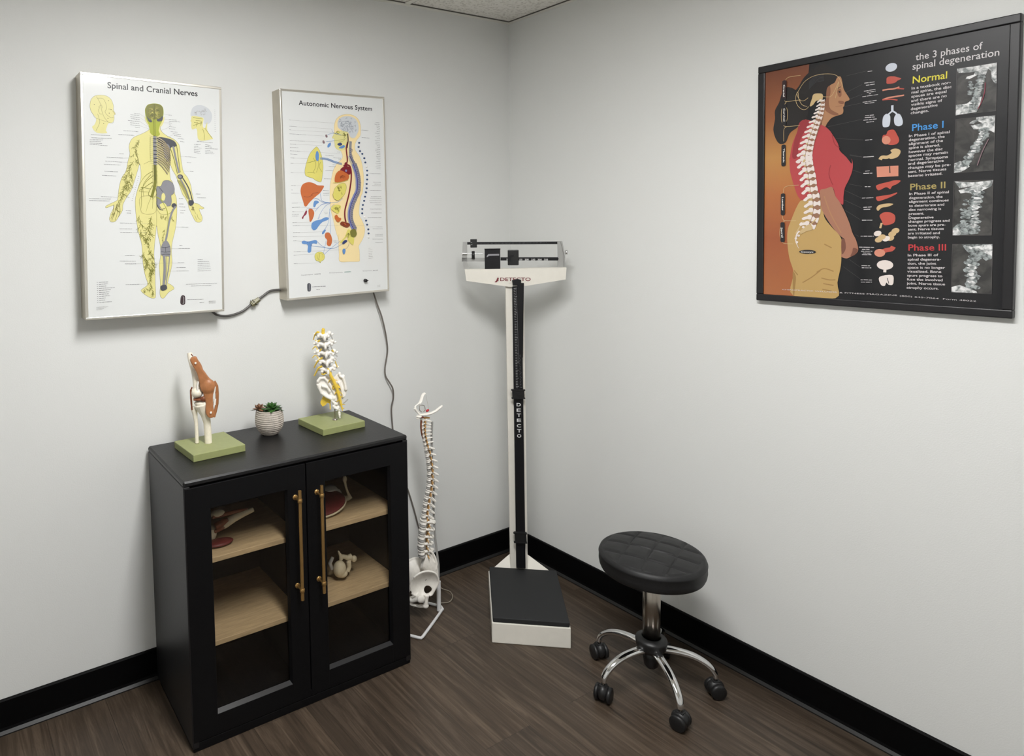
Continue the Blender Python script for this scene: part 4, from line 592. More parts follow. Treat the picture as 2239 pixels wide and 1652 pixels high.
put(g, 'region_brackets', rP, Q)
for tx, P, l0, l1 in (('Cranial', M(-233.7,301.7,-234,265.1), M(-230.6,311.2)[0], M(-231.5,257)[0]), ('Cervical', M(-233,229.4,-232.1,189.9), M(-230.6,237.9)[0], M(-230,181.9)[0]), ('Thoracic', M(-232.5,106.3,-232,63.6), M(-231.1,114.6)[0], M(-230.8,56.3)[0]), ('Lumbar', M(-234.3,-42.9,-233.9,-85.4), M(-231.3,-35.8)[0], M(-231.3,-95.7)[0]), ('Sacral', M(-236.7,-138.1,-234.1,-169), M(-231.8,-125)[0], M(-231.3,-179.2)[0])):
    g = Art(); g.line([l0, ((l0[0]+l1[0])/2, (l0[1]+l1[1])/2), l1], .0125, 'ink_pill2' if tx == 'Cranial' else 'ink_pill', 11, False); g.disc(l0, .00625, .004, 'ink_pill2' if tx == 'Cranial' else 'ink_pill', 11, 16); g.disc(l1, .00625, .004, 'ink_pill', 11, 16)
    g.text(tx, P, .0052, 'ink_white', 12, .02); put(g, 'region_label', rP, Q)
g = Art(); p = M(-159.2,-212.5)[0]; g.disc(p, .0235, .0058, 'ink_pill', 11, 24); g.text('Coccyx', M(-177.7,-215.1,-141.7,-215.1), .005, 'ink_white', 12, .02)
put(g, 'region_label', rP, Q)
g = Art()
g.disc(M(45.3,296.7)[0], .0135, .0115, 'ink_organw', 2); put(g, 'organ_picture', rP, Q); g = Art(); g.poly(M(36.1,271.1,45.7,272.6,57.6,266.9,59.3,257.6,51.8,252.8,36.4,254.1,34.7,262.4), 'ink_organr', 2); g.poly(M(49.2,270.8,59,267.6,68.7,261.9,59.2,257.5,49.5,253), 'ink_organr', 2)
put(g, 'organ_picture', rP, Q); g = Art(); g.line(M(25.7,238.2,38.9,238.4,52,237.3,64.8,239.9), .004, 'ink_organp', 2); g.line(M(58.4,237.3,75.5,232.9), .003, 'ink_organr', 2); put(g, 'organ_picture', rP, Q); g = Art(); g.line(M(26.2,211.9,39.3,215.3,52.3,215.6,75.8,216), .004, 'ink_organp', 2); g.line(M(26.2,211.9,45.9,210.3,61.1,205.2), .003, 'ink_organr', 2)
put(g, 'organ_picture', rP, Q); g = Art(); g.line(M(49.5,193.1,49.7,177.7), .0055, 'ink_organw', 2); g.line(M(49.7,177.7,42.2,171.2,39,164), .004, 'ink_organw', 2); g.line(M(49.7,177.7,57.4,171.4,61.8,163.1), .004, 'ink_organw', 2)
g.poly(M(27.1,150.3,29.1,165.5,36.7,172.1,44.5,165.8,45.2,147.7,41.7,136.7,29.6,137), 'ink_organw', 2); g.poly(M(54.3,159.2,60.7,168.4,68.2,164.7,73.8,148.7,72.9,137.4,64.4,134.3,55.7,141.1), 'ink_organw', 2)
put(g, 'organ_picture', rP, Q); g = Art(); g.poly(M(40.8,125.2,53.8,126,61.6,112.2,66.8,96.3,61,86.3,45.8,85.5,34.7,92.4,27.9,101,28.8,113.9,36.5,115.5), 'ink_organr', 2); g.disc(M(36.8,99.9)[0], .010, .012, 'ink_organp', 3, 16, .3)
put(g, 'organ_picture', rP, Q); g = Art(); g.line(M(23.1,47.5,27.9,53.9,39.7,52.8,51.1,58.4,58.6,68.9), .009, 'ink_organt', 2); g.poly(M(47.1,70.4,56.8,74.4,67.7,70.7,70.4,62.7,63.7,50.7,48.6,47.1,44.1,52.7,52.7,59.5), 'ink_organt', 2)
put(g, 'organ_picture', rP, Q); g = Art(); g.poly(M(15,28.8,66.2,27.1,66.6,-1.6,16.7,-0.7), 'ink_organp', 2, False); g.line(M(46,27.4,47.1,8.6), .0022, 'ink_hair', 3, False)
put(g, 'organ_picture', rP, Q); g = Art(); g.poly(M(14.6,-25.4,23.3,-20.2,43.1,-15.7,57.6,-12.4,71.7,-14.3,63.9,-22.9,53,-28,48.3,-35.8,38.4,-29.9,21.1,-37.6), 'ink_organr', 2); put(g, 'organ_picture', rP, Q); g = Art(); g.poly(M(15.1,-56.3,23.8,-53.9,48.5,-50.8,63,-45.9,63.6,-49.4,48.7,-58.1,29,-65.8,19,-66.8), 'ink_organr', 2)
put(g, 'organ_picture', rP, Q); g = Art(); g.poly(M(16.8,-87.3,23,-78.7,41.6,-75.2,56.3,-77.3,44.2,-84,29.4,-86.3,20.7,-94.8), 'ink_organt', 2); put(g, 'organ_picture', rP, Q); g = Art(); g.poly(M(24.7,-108.2,34.5,-99.7,49.4,-100.2,60.5,-109.2,60,-126.6,49.9,-133.6,35.1,-134.8,29.9,-123), 'ink_organr', 2); g.line(M(30,-128.9,26.5,-143.5), .005, 'ink_organt', 2)

put(g, 'organ_picture', rP, Q); g = Art(); 
for c_ in (M(62.4,-151.2), M(55.2,-159.9), M(50.5,-171.5), M(40.7,-172.9), M(30.7,-168.5), M(20.5,-158.2), M(23.3,-175.9)): g.disc(c_[0], .0095, .0075, 'ink_organt' if random.random() < .6 else 'ink_pbone', 2, 14, .4)
put(g, 'organ_picture', rP, Q); g = Art(); g.line(M(58.2,-194.8,53.5,-202.1,41.2,-205.2,28.8,-211.3), .012, 'ink_organr', 2); g.disc(M(26.4,-212.8)[0], .013, .011, 'ink_organp', 3)
put(g, 'organ_picture', rP, Q); g = Art(); g.disc(M(39.4,-246.4)[0], .0195, .0135, 'ink_pbone', 2); g.line(M(39.6,-258.1,39.2,-267), .007, 'ink_pbone', 2)
put(g, 'organ_picture', rP, Q); g = Art(); g.poly(M(26.7,-280.7,56.6,-274,60.2,-292.2,57,-301.5,48.2,-300.7,43.7,-295.7,39.4,-305.2,30.4,-301.7), 'ink_pbone', 2); g.line(M(45.7,-282.4,49.3,-298), .0016, 'ink_hair', 3)
put(g, 'organ_picture', rP, Q)
cap(rP, (M(-10.6,296.9,1.4,296.3), M(-18.2,266.1,9.8,264.9), M(-14.1,259.1,7,258.6), M(-18.9,243.8,11.2,243.6), M(-11.7,239.1,9.3,238.7), M(-6.6,234.2,-1.6,233.8), M(-22.7,229,15.3,228.5), M(-21.5,213.4,13.6,212.8), M(-16.3,208.6,6.8,208.2), M(-14.8,174.7,7.3,173.7), M(-15.7,169.1,8.4,167.8), M(-18.7,162.5,13.4,161.7), M(-11.5,155.7,6.6,154.9), M(-13.8,106,4.4,105.4), M(-18.2,58.6,8.1,58.3),
          M(-17.3,58.8,7.8,58.1), M(-12.1,18.6,1.6,18.7), M(-16.6,12.3,5.2,11.6), M(-12.6,-25.2,1.2,-26.1), M(-19.1,-57.4,8.5,-57.2), M(-15.2,-83.7,6.6,-83), M(-14.4,-89.6,4.5,-89.8), M(-18.1,-120,7.2,-120.6), M(-21,-165.7,11.3,-165.8), M(-24,-197,12.5,-197.7), M(-16.9,-203.1,1.6,-203.1), M(-19.2,-208.5,8.6,-208.4), M(-14.4,-213.8,4.1,-213.8), M(-16.7,-218.4,6.4,-218.5), M(-17.4,-250.3,6.9,-250), M(-16.6,-256.2,6.6,-255.9), M(-19.1,-290.9,8.7,-290.1), M(-18.3,-297.7,8.8,-296.2)), .0018, 'ink_ptext', Q)
lead(rP, (M(-64.5,247.4,-24.3,263.4), M(-54.7,227.5,-22.8,235.9), M(-67.1,208.8,-24.5,211.6), M(-108.5,157,-22.8,165.5), M(-92.7,120.4,-18.9,107.3), M(-51.4,69.1,-20.2,58.8), M(-63,295.4,-11.6,299), M(-51.4,66.3,-20.8,60), M(-43.7,23.9,-20.1,13.9), M(-52.7,-14.5,-19.6,-24.2), M(-62,-32.9,-21.4,-56.7), M(-64.1,-60,-18.6,-86.3), M(-61.2,-90.1,-22.8,-118.3), M(-33.9,-161.3,-24.5,-166.7), M(-26.4,-196.4,-24,-197.8), M(-49.6,-232.2,-20.8,-254.5), M(-63.8,-254.6,-20.3,-288.3)), .0005, 'ink_pstreak', Q)
d = Art(); d.text('the 3 phases of', M(99.8,303.4,237.4,302.2), .0185, 'ink_ptext', 2, .006); d.text('spinal degeneration', M(93.3,280.2,269.5,278.8), .0185, 'ink_ptext', 2, .006); put(d, 'title', rP, Q)
d = Art()
def para(H, hp, hm, hc, ls, cap):
    d = Art(); d.text(H, hp, hc, hm, 2, .012); put(d, 'heading', rP, Q); d = Art()
    for tx, P in ls: d.text(tx, P, cap, 'ink_ptext', 2, .016)
    put(d, 'paragraph', rP, Q)
para('Normal', M(94.3,244,167.8,243.1), 'ink_pyel', .0192, (('In a textbook nor-', M(92.3,228.1,175.7,228.1)), ('mal spine, the disc', M(92.2,216.9,177.5,216.7)), ('spaces are equal', M(92.1,206.1,167.5,206.7)), ('and there are no', M(91.8,194.6,168.2,195.5)), ('visible signs of', M(91.7,184.3,159.1,184.9)), ('degenerative', M(91.5,173,149.6,174.6)), ('changes.', M(91.5,162.3,131.1,163.3))), .0074)
para('Phase I', M(95.3,117,163,116.9), 'ink_pblue', .0188, (('In Phase I of spinal', M(88.6,101.2,176.1,101.2)), ('degeneration, the', M(88.6,90.7,165.8,90.9)), ('alignment of the', M(88.7,79.9,162.6,80.5)), ('spine is altered,', M(88.8,69.2,156.7,69.7)), ('however the disc', M(89,58.4,162,58.9)), ('spaces may remain', M(88.6,48.2,173.4,48.8)), ('normal. Symptoms', M(88.6,37.4,173.6,37.4)), ('and degenerative', M(87.9,26.6,165,28.1)), ('changes may be pre-', M(88.1,15.6,179.8,16.6)), ('sent. Nerve tissues', M(88.3,4.7,170.9,5.9)), ('become irritated.', M(88.5,-6.2,162.9,-5.3))), .0072)
para('Phase II', M(93.9,-41.4,169.8,-40.5), 'ink_pgold', .0178, (('In Phase II of spinal', M(91.8,-54.6,177.3,-54.1)), ('degeneration, the', M(92,-65.7,164.4,-65.5)), ('alignment continues', M(91.7,-76,177.3,-75.4)), ('to deteriorate and', M(91.9,-87.1,168.3,-86)), ('disc narrowing is', M(91.6,-97.6,161.9,-97)), ('present.', M(91.8,-108.4,125.7,-108.3)), ('Degenerative', M(91.8,-119.5,146.3,-119)), ('changes progress and', M(91.2,-129.5,180.1,-128.6)), ('bone spurs are pre-', M(90.9,-140.1,172,-139.2)), ('sent. Nerve tissues', M(91.1,-150.7,168.6,-149.6)), ('are irritated and', M(90.8,-161.5,160.5,-160.6)), ('begin to atrophy.', M(91,-172.4,160.7,-171.4))), .0068)
para('Phase III', M(92.8,-205.4,174.7,-203.9), 'ink_pred', .0175, (('In Phase III of', M(91.6,-221.2,158.5,-219.2)), ('spinal degenera-', M(91.6,-232.6,164,-230.5)), ('tion, the joint', M(91.3,-243.6,154.4,-241.9)), ('space is no longer', M(91.5,-254.5,173.3,-252.4)), ('visualized. Bone', M(91.2,-265.4,165.5,-263.5)), ('spurs progress to', M(91.2,-276.4,167.9,-274.5)), ('fuse the involved', M(90.9,-287.1,168.8,-285.3)), ('joint. Nerve tissue', M(90.8,-298,174.1,-295.9)), ('atrophy occurs.', M(90.5,-309.3,161,-308.1))), .0068)
d.text('CHIROPRACTIC WELLNESS', M(-231,-333.7,-79.1,-332.3), .0038, 'ink_ptext', 6); d.text('& FITNESS MAGAZINE', M(-71.9,-333.1,69.5,-331.3), .0038, 'ink_ptext', 6); d.text('(800) 645-7064  Form 48022', M(75.8,-332.1,238.4,-334.6), .0038, 'ink_ptext', 6)
put(d, 'imprint', rP, Q)
g = Art()
X1 = M(188.2,263.3,266,262.3,266.4,143.8,187.5,144.5); X2 = M(188.3,134.4,265.7,133.4,264.9,-2.9,187,-3.1); X3 = M(188,-23.8,265.2,-25.7,264.6,-164.7,187.5,-164.9); X4 = M(187.9,-187.3,267.4,-186.3,267.7,-312,187.8,-313.3)
def blobs(P, sx_, sz_, m_, lay, jit=.002):
    Pn = cat_rom(P, 3, False)
    for p in Pn: g.disc((p[0]+random.uniform(-jit, jit), p[1]+random.uniform(-jit, jit)), sx_*random.uniform(.8, 1.2), sz_*random.uniform(.7, 1.1), m_, lay, 12, random.uniform(-.4, .4)); lay += .04
def xr(X):
    g = Art(); g.poly(X, 'ink_xdark', 1, False); g.loop(X, .0006, 'ink_pstreak', 9, False); return g
g = xr(X1)
g.poly(M(188.2,263.3,217.5,262.2,265.2,262.2,266.3,211.8,262.5,212.6,256.7,223.5,254.3,244.7,249.5,250.6,245,236.8,237.4,235.9,229.6,239.9,213.2,232,205.3,233.5,208.1,239.2,221.8,241.5,223.6,248.5,207.9,249.2,192,251.9,188.3,257), 'ink_xlight', 3, False)
g.poly(M(187.5,171.2,209.5,171.3,217.3,177.5,224.9,186.2,238.5,183.8,233.3,155,228.6,147,187.5,145.2), 'ink_xlight', 3, False)
blobs(M(237.4,235.9,233.8,221.7,232.2,209.7,229.5,197.8,227.8,185.7,225.2,171.2,221.5,159.4), .0085, .0042, 'ink_xmid', 4); blobs(M(237.6,227.2,236,209,232.6,191.1,227.2,169.6), .0045, .0025, 'ink_xlight', 6, False); g.line(M(244.5,217.2,244,195.2,238.7,171.4,231.4,154), .0016, 'ink_maroonp', 8); blobs(M(215.3,222.8,216.6,207.6,216.9,195.1), .005, .003, 'ink_xmid', 3)
put(g, 'xray_picture', rP, Q); g = xr(X2)
g.poly(M(229.3,133.9,265.5,133.2,264.5,90.6,256.5,96.5,242.3,102.1,224.1,104.5,218.1,115.2,231.5,115.8,241,116.9,231.4,124.4,223.8,118.1,215.1,120.6,220.8,125.9,228.4,127.3), 'ink_xlight', 3, False)
g.poly(M(187,21.6,198.4,26.8,212.3,19.2,218.3,11.2,210.6,4.4,200.9,-1,187.2,-2.6), 'ink_xlight', 3, False); blobs(M(245.2,99.3,241.7,82.6,232.6,66.6,225.3,48.9,214,31.5,210.4,15.7), .0095, .0055, 'ink_xmid', 4); blobs(M(241.5,96.1,236.1,78.4,228.9,57.2,217.8,36.1), .0055, .003, 'ink_xlight', 6, False); g.line(M(254.1,76.2,242.5,45.8,233.7,12.3), .002, 'ink_purple', 8)
put(g, 'xray_picture', rP, Q); g = xr(X3)
g.poly(M(188.4,-24.6,224,-29.8,264.6,-26.7,261.9,-41.7,245,-51.1,237,-61.2,224.6,-57.9,211.9,-54.5,201.4,-56.6,197,-48.2,220.1,-41.6,224.2,-39.2,199,-42.9,192.4,-31.7), 'ink_xlight', 3, False); g.poly(M(187.5,-145.7,196.6,-135,217.7,-132.7,238.8,-146.4,239.1,-159.8,222.5,-162.3,187.7,-164.3), 'ink_xmid', 3, False)
blobs(M(234.9,-55.8,233.2,-74.3,227.3,-92.7,223.6,-111.3,228.1,-127.5,230.5,-146.3), .0135, .0052, 'ink_xmid', 4); blobs(M(234.8,-53.1,235.3,-79.7,231.6,-98.2,232.1,-122.3,230.5,-143.6), .0075, .003, 'ink_xlight', 6, False); blobs(M(212.4,-76,208.8,-108.2,209.3,-132.5), .007, .004, 'ink_xmid', 4); g.poly(M(187.6,-148.4,196.8,-145.8,205.6,-159.5,201.4,-164.4,187.7,-164.3), 'ink_xlight', 6, False)
put(g, 'xray_picture', rP, Q); g = xr(X4)
g.poly(M(206.2,-188,267,-186.8,266.8,-223.3,254.8,-228.9,244.4,-218.5,227.9,-218.8,214.9,-202.8), 'ink_xmid', 3, False); g.poly(M(210.4,-189.3,227.4,-194.6,247.9,-189.1,266.9,-187.1,266.7,-218,254.4,-210.3,240,-202.5,223.3,-200), 'ink_xlight', 4, False); blobs(M(234.1,-221.4,228.2,-237.7,226.5,-256.6,229,-275.4,229.5,-297), .0145, .0065, 'ink_xmid', 4); blobs(M(228.4,-243.1,226.7,-264.7,229.3,-291.6), .009, .004, 'ink_xlight', 6, False); g.poly(M(187.9,-299.5,204,-293.1,221.1,-300.2,238,-307.3,240.2,-312,188.2,-312.7), 'ink_xlight', 4, False)
put(g, 'xray_picture', rP, Q)

# ---------------------------------------------------------------- display cabinet
KA = -.01588
cab = thing('display_cabinet', 'black wood cabinet with two glass doors, standing against the left wall', 'cabinet', (-1.7022, -.41387, 0), (0, 0, KA))
W_, D_, H_ = .789, .398, .821
o = MB()
o.bev((0, 0, .803), (W_, D_, H_), 'black_wood_top_lit', .005, 1)
for a in (0, W_-.02): o.bev((a, .001, .012), (a+.02, D_-.001, .805), 'black_wood_side_sheen', .003)
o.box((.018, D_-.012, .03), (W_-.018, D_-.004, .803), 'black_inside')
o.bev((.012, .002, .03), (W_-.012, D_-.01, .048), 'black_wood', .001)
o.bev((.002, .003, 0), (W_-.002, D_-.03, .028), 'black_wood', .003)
o.build('case', cab)
o = MB(); o.box((.3845, .024, .048), (.4025, D_-.012, .803), 'black_inside'); o.build('divider', cab)
for x0, x1 in ((.021, .384), (.403, W_-.021)):
    for z in (.5445, .2845):
        o = MB(); o.bev((x0, .032, z), (x1, D_-.013, z+.016), 'oak', .0015); o.build('shelf', cab)
def door(x0, x1, g0, g1, hx_):
    z0, z1, b0, b1 = .031, .7995, .094, .728; o = MB()
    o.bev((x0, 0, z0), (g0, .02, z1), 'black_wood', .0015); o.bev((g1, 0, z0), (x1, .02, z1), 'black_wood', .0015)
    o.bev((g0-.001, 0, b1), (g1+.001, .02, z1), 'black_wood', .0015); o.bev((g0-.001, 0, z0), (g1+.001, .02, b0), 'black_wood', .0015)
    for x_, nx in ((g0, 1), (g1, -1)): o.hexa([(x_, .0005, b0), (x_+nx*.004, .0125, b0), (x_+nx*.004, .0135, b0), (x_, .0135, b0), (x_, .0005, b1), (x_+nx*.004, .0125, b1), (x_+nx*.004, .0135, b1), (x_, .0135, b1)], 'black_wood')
    o.hexa([(g0, .0005, b0-.002), (g1, .0005, b0-.002), (g1, .0135, b0-.002), (g0, .0135, b0-.002), (g0, .0005, b0), (g1, .0005, b0), (g1, .0135, b0+.008), (g0, .0135, b0+.008)], 'black_ledge_highlight')
    d = o.build('door', cab)
    o = MB(); o.box((g0-.003, .0135, b0-.003), (g1+.003, .0165, b1+.003), 'glass'); o.build('glass_pane', d)
    o = MB(); zt, zb = .731, .380
    o.tube([(hx_, -.035, zb), (hx_, -.035, zt)], .0056, 'brass', 16)
    for z in (zt-.032, zb+.032):
        o.tube([(hx_-.0005, .0005, z), (hx_, -.035, z)], .0042, 'brass', 12); o.lathe([(.0085, 0), (.0085, -.003), (.005, -.004)], 'brass', (hx_, 0, z), 20, 'y'); o.lathe([(.0068, z-.006), (.0076, z-.005), (.0076, z+.005), (.0068, z+.006)], 'brass', (hx_, -.035, 0), 20)
    o.build('handle', d)
door(.003, .3915, .079, .328, .3535); door(.3955, W_-.003, .462, .714, .4305)
# ---- models on the shelves (cabinet space -> world)
CM = Matrix.Translation((-1.7022, -.41387, 0)) @ Matrix.Rotation(KA, 4, 'Z')
def at_cab(x, y, z): return tuple(CM @ Vector((x, y, z)))
r = thing('joint_model', 'small bone joint model with brown ligaments lying on the upper left shelf of the cabinet', 'anatomical model', at_cab(.145, .14, .5612), (0, 0, KA))
def rel(P, ys, x0, z0): return [(p[0]-x0, y, p[1]-z0) for p, y in zip(P, ys if isinstance(ys, (list, tuple)) else [ys]*len(P))]
X0, Z0_ = .145, .5612
o = MB(); o.tube(rel(M(119.1,593.8,141,599,169.4,605.8,201.7,619.6,234.2,627.4,266.2,634), [0, 0, -.002, -.004, -.006, -.008], X0, Z0_), [.013, .012, .0135, .0125, .0100, .0078], 'bone_dull'); P = rel(M(115.7,587,145.7,645.4,126.7,633.2), 0, X0, Z0_); o.ell(P[0], (.026, .024, .026), 'bone_dull'); o.ell(P[1], (.026, .016, .011), 'bone_dull'); o.ell((P[0][0]-.004, 0, .024), (.024, .024, .024), 'bone_dull'); o.fuse('bone', r, .0022, 3)
o = MB(); o.tube(rel(M(132,610.4,154.1,617.3,176.4,624.2), -.014, X0, Z0_), [.012, .012, .006], 'meniscus'); o.tube(rel(M(127,642.2,164.3,639.4,212.1,640.5,247.6,638.4), -.006, X0, Z0_), [.008, .007, .006, .003], 'meniscus'); o.tube(rel(M(128.4,596,150.4,599.7,163,602.7), -.016, X0, Z0_), [.006, .006, .003], 'meniscus'); o.fuse('ligament', r, .002, 2)
P = rel(M(142,541.8), 0, X0, Z0_)[0]
o = MB(); o.ell((P[0]-.006, -.040, .0085), (.046, .026, .0085), 'muscle'); o.build('muscle_flap', r)
X0 = .54
r = thing('dish_model', 'anatomical model with dark red pale-rimmed oval face on upper right shelf in cabinet', 'anatomical model', at_cab(X0, .14, .5605), (0, 0, KA))
a = Matrix.Rotation(math.radians(20), 3, 'X') @ Matrix.Rotation(math.radians(-4), 3, 'Y')
o = MB(); o.ell((-.027, 0, .030), (.100, .066, .0075), 'bone_dull', a, 40, 8); o.build('rim', r)
o = MB(); o.ell((-.027, -.0008, .0345), (.096, .0625, .0070), 'muscle', a, 40, 8); o.build('red_face', r)
P = rel(M(655.8,568.5,645.1,592.1,638.8,614.6,635.8,631.8,635.1,642.5), [.03, .034, .036, .036, .036], X0, .5605)
o = MB(); o.tube(P, [.0062, .0048, .0046, .0050, .0060], 'bone_dull'); o.ell(P[-1], (.0085, .0075, .0125), 'bone_dull'); o.ell((P[0][0]-.020, .035, P[0][2]+.002), (.024, .012, .010), 'bone_dull'); o.fuse('prong', r, .002, 3)
P = rel(M(579.5,606.9,613.1,608.3,605.9,591.9), .045, X0, .5605)
o = MB(); o.ell(P[0], (.030, .022, .022), 'disc'); o.ell(P[2], (.02, .015, .014), 'disc'); o.tube([P[2], P[1]], .007, 'disc'); o.fuse('grey_lobe', r, .003, 3)
r = thing('vertebra_model', 'small cream vertebra model on the lower right shelf of the cabinet', 'anatomical model', at_cab(X0, .14, .3005), (0, 0, KA))
P = rel(M(582.5,343.6,592.1,325.7,590,373.2,587.1,392.1,579.2,409.3,597,383.4,617.2,371.9,634.3,373.3,642.7,363.4,620.3,360.4,621.5,340.2,614.2,325.5,566.7,382.6,552.9,365.4,560.6,342.2), 0, X0, .3005); zl = min(p[2] for p in P); P = [(x, y, z-min(0, zl-.010)) for x, y, z in P]
V_ = lambda i, y: (P[i][0], y, P[i][2])
o = MB(); o.ell(V_(0, -.006), (.0235, .022, .030), 'bone_dull'); o.ell(V_(1, -.008), (.020, .018, .014), 'bone_dull'); o.fuse('vertebral_body', r, .002, 3)
o = MB(); o.tube([V_(2, -.004), V_(3, -.004), V_(4, -.004)], [.007, .0055, .003], 'bone_dull'); o.tube([V_(2, 0), V_(5, 0), V_(6, 0), V_(7, -.002)], [.008, .009, .0095, .011], 'bone_dull'); o.ell(V_(8, -.004), (.011, .010, .012), 'bone_dull'); o.tube([V_(9, -.004), V_(10, -.006), V_(11, -.006)], [.009, .0085, .0075], 'bone_dull'); o.fuse('processes', r, .0018, 2)
o = MB(); o.tube([V_(12, .014), V_(13, .010), V_(14, .010)], [.006, .007, .006], 'disc'); o.build('grey_ring', r)
# ---------------------------------------------------------------- knee model
def block(r, ang, h=.023, s=.0885):
    o = MB(); o.bev((-s, -s, 0), (s, s, h), 'green_base', .0018); return o.build('base', r, rot=(0, 0, ang), loc=(0, 0, -h))
kv = math.atan2(-0.33023, 0.94390); KC = (-1.53557, -0.17399, 0.84400)
r = thing('knee_model', 'bone knee joint model with orange-brown tendon on a green square base', 'anatomical model', KC, (0, 0, kv))
block(r, KA+math.radians(2.9)-kv)
def P3(P, ys): return [(p[0], y, p[1]) for p, y in zip(P, ys if isinstance(ys, (list, tuple)) else [ys]*len(P))]
o = MB(); o.tube(P3(M(-53.2,297.5,-51.7,275.3,-45.5,250.2,-39.1,227.6,-32.1,204.8,-28,184.7), [.030, .024, .018, .010, .002, -.003]), [.0088, .0082, .0082, .0098, .0145, .018], 'bone', 16)
c1, c2 = M(-33.2,172.7,6.6,179.7); o.ell((c1[0], -.008, c1[1]), (.020, .02, .0175), 'bone'); o.ell((c2[0]-.004, .006, c2[1]), (.022, .02, .022), 'bone'); o.ell((c1[0]+.010, .0, c1[1]+.016), (.019, .016, .022), 'bone'); o.fuse('femur', r, .0016, 4)
o = MB(); o.tube(P3(M(-2.8,-1.5,-3.3,33.2,-5,68.4,-9.5,96.2,-16,116.7,-19.1,131.9), [0, 0, 0, -.002, -.003, -.003]), [.0122, .0118, .0122, .0155, .021, .026], 'bone', 16)
c1 = M(-9.4,136.1)[0]; o.ell((c1[0], -.002, c1[1]), (.036, .024, .011), 'bone'); c1 = M(3.9,102.6)[0]; o.ell((c1[0], -.012, c1[1]), (.012, .009, .014), 'bone'); o.fuse('tibia', r, .0016, 4)
o = MB(); o.tube(P3(M(-39.8,0.9,-39.7,36.3,-40.1,66.3,-42.5,93.9,-44.7,111.5,-46.2,124.1), .004), [.0062, .0062, .0060, .0078, .0105, .0105], 'bone', 12); o.fuse('fibula', r, .0014, 3)
o = MB(); o.ell((M(-25.6,150.3)[0][0], -.004, M(-25.6,150.3)[0][1]), (.026, .022, .0055), 'meniscus'); o.ell((M(-13.7,150.1)[0][0], -.022, M(-18.4,153)[0][1]), (.010, .007, .009), 'meniscus'); o.build('meniscus', r)
pt_ = cat_rom(M(-51.8,283.9,-44.9,292.1,-30.7,291.7,-21.6,264.7,-5.7,240.2,7.9,219.4,22.4,206,24.3,190.9,18.3,171.4,16.3,146.6,16.7,124.1,19,106.4,15.6,91.7,3.5,90.2,-5.8,100.9,-8.8,118.6,-6.1,148.3,-10.6,168.6,-22,186.8,-24.5,209.3,-32,240.7,-44.9,266.2), 3)
o = MB(); o.prism(pt_, -.030, -.012, 'tendon'); c1 = M(2.2,192.5)[0]; o.ell((c1[0], -.026, c1[1]), (.021, .011, .025), 'tendon'); c1 = M(-2.1,172.9)[0]; o.ell((c1[0]+.004, -.022, c1[1]), (.0165, .010, .040), 'tendon'); c1 = M(-26.6,258.9)[0]; o.ell((c1[0], -.018, c1[1]), (.012, .012, .030), 'tendon', Matrix.Rotation(math.radians(-22), 3, 'Y')); o.fuse('patellar_tendon', r, .0018, 9)
o = MB(); o.tube(P3(M(21.9,206,29.7,188,30.7,160.5,29,130.6,23.4,108.6,18.4,87.7), [-.018, -.012, -.008, -.008, -.010, -.014]), [.003, .0034, .0034, .0032, .0032, .002], 'tendon', 8, True, (1, 2.2)); o.build('side_tendon', r)
for P, y, rr in ((M(24.3,190.9,22.8,176,20.6,168.7), -.024, .0028), (M(22.9,151.1,20.6,131.3), -.024, .004), (M(-27,211.9,-30.6,199.8,-31.7,182.5), -.022, .0036)): o = MB(); o.tube(P3(P, y), rr, 'bone_white', 8); o.build('capsule', r)
for P in (M(-34.4,274.2), M(8.5,109.3)):
    o = MB(); o.lathe([(.0032, -.0345), (.0032, -.026)], 'bone_white', (P[0][0], 0, P[0][1]), 12, 'y'); o.build('pin', r)
o = MB(); o.tube(P3(M(-48.5,192.4,-53.1,181.6,-53.4,161.8,-52.8,137,-51.2,117), -.012), [.0022, .003, .003, .003, .0025], 'meniscus', 8); o.tube(P3(M(-47.8,186.2,-47.9,161.4,-47.8,131.6), -.016), .0022, 'bone', 8); o.build('side_ligament', r)
o = MB(); c1 = M(-44.2,298.2)[0]; o.tube([(c1[0]-.004, -.004, c1[1]+.001), (c1[0]+.002, -.006, c1[1]-.006)], .0018, 'meniscus', 8); o.build('marrow_plug', r)
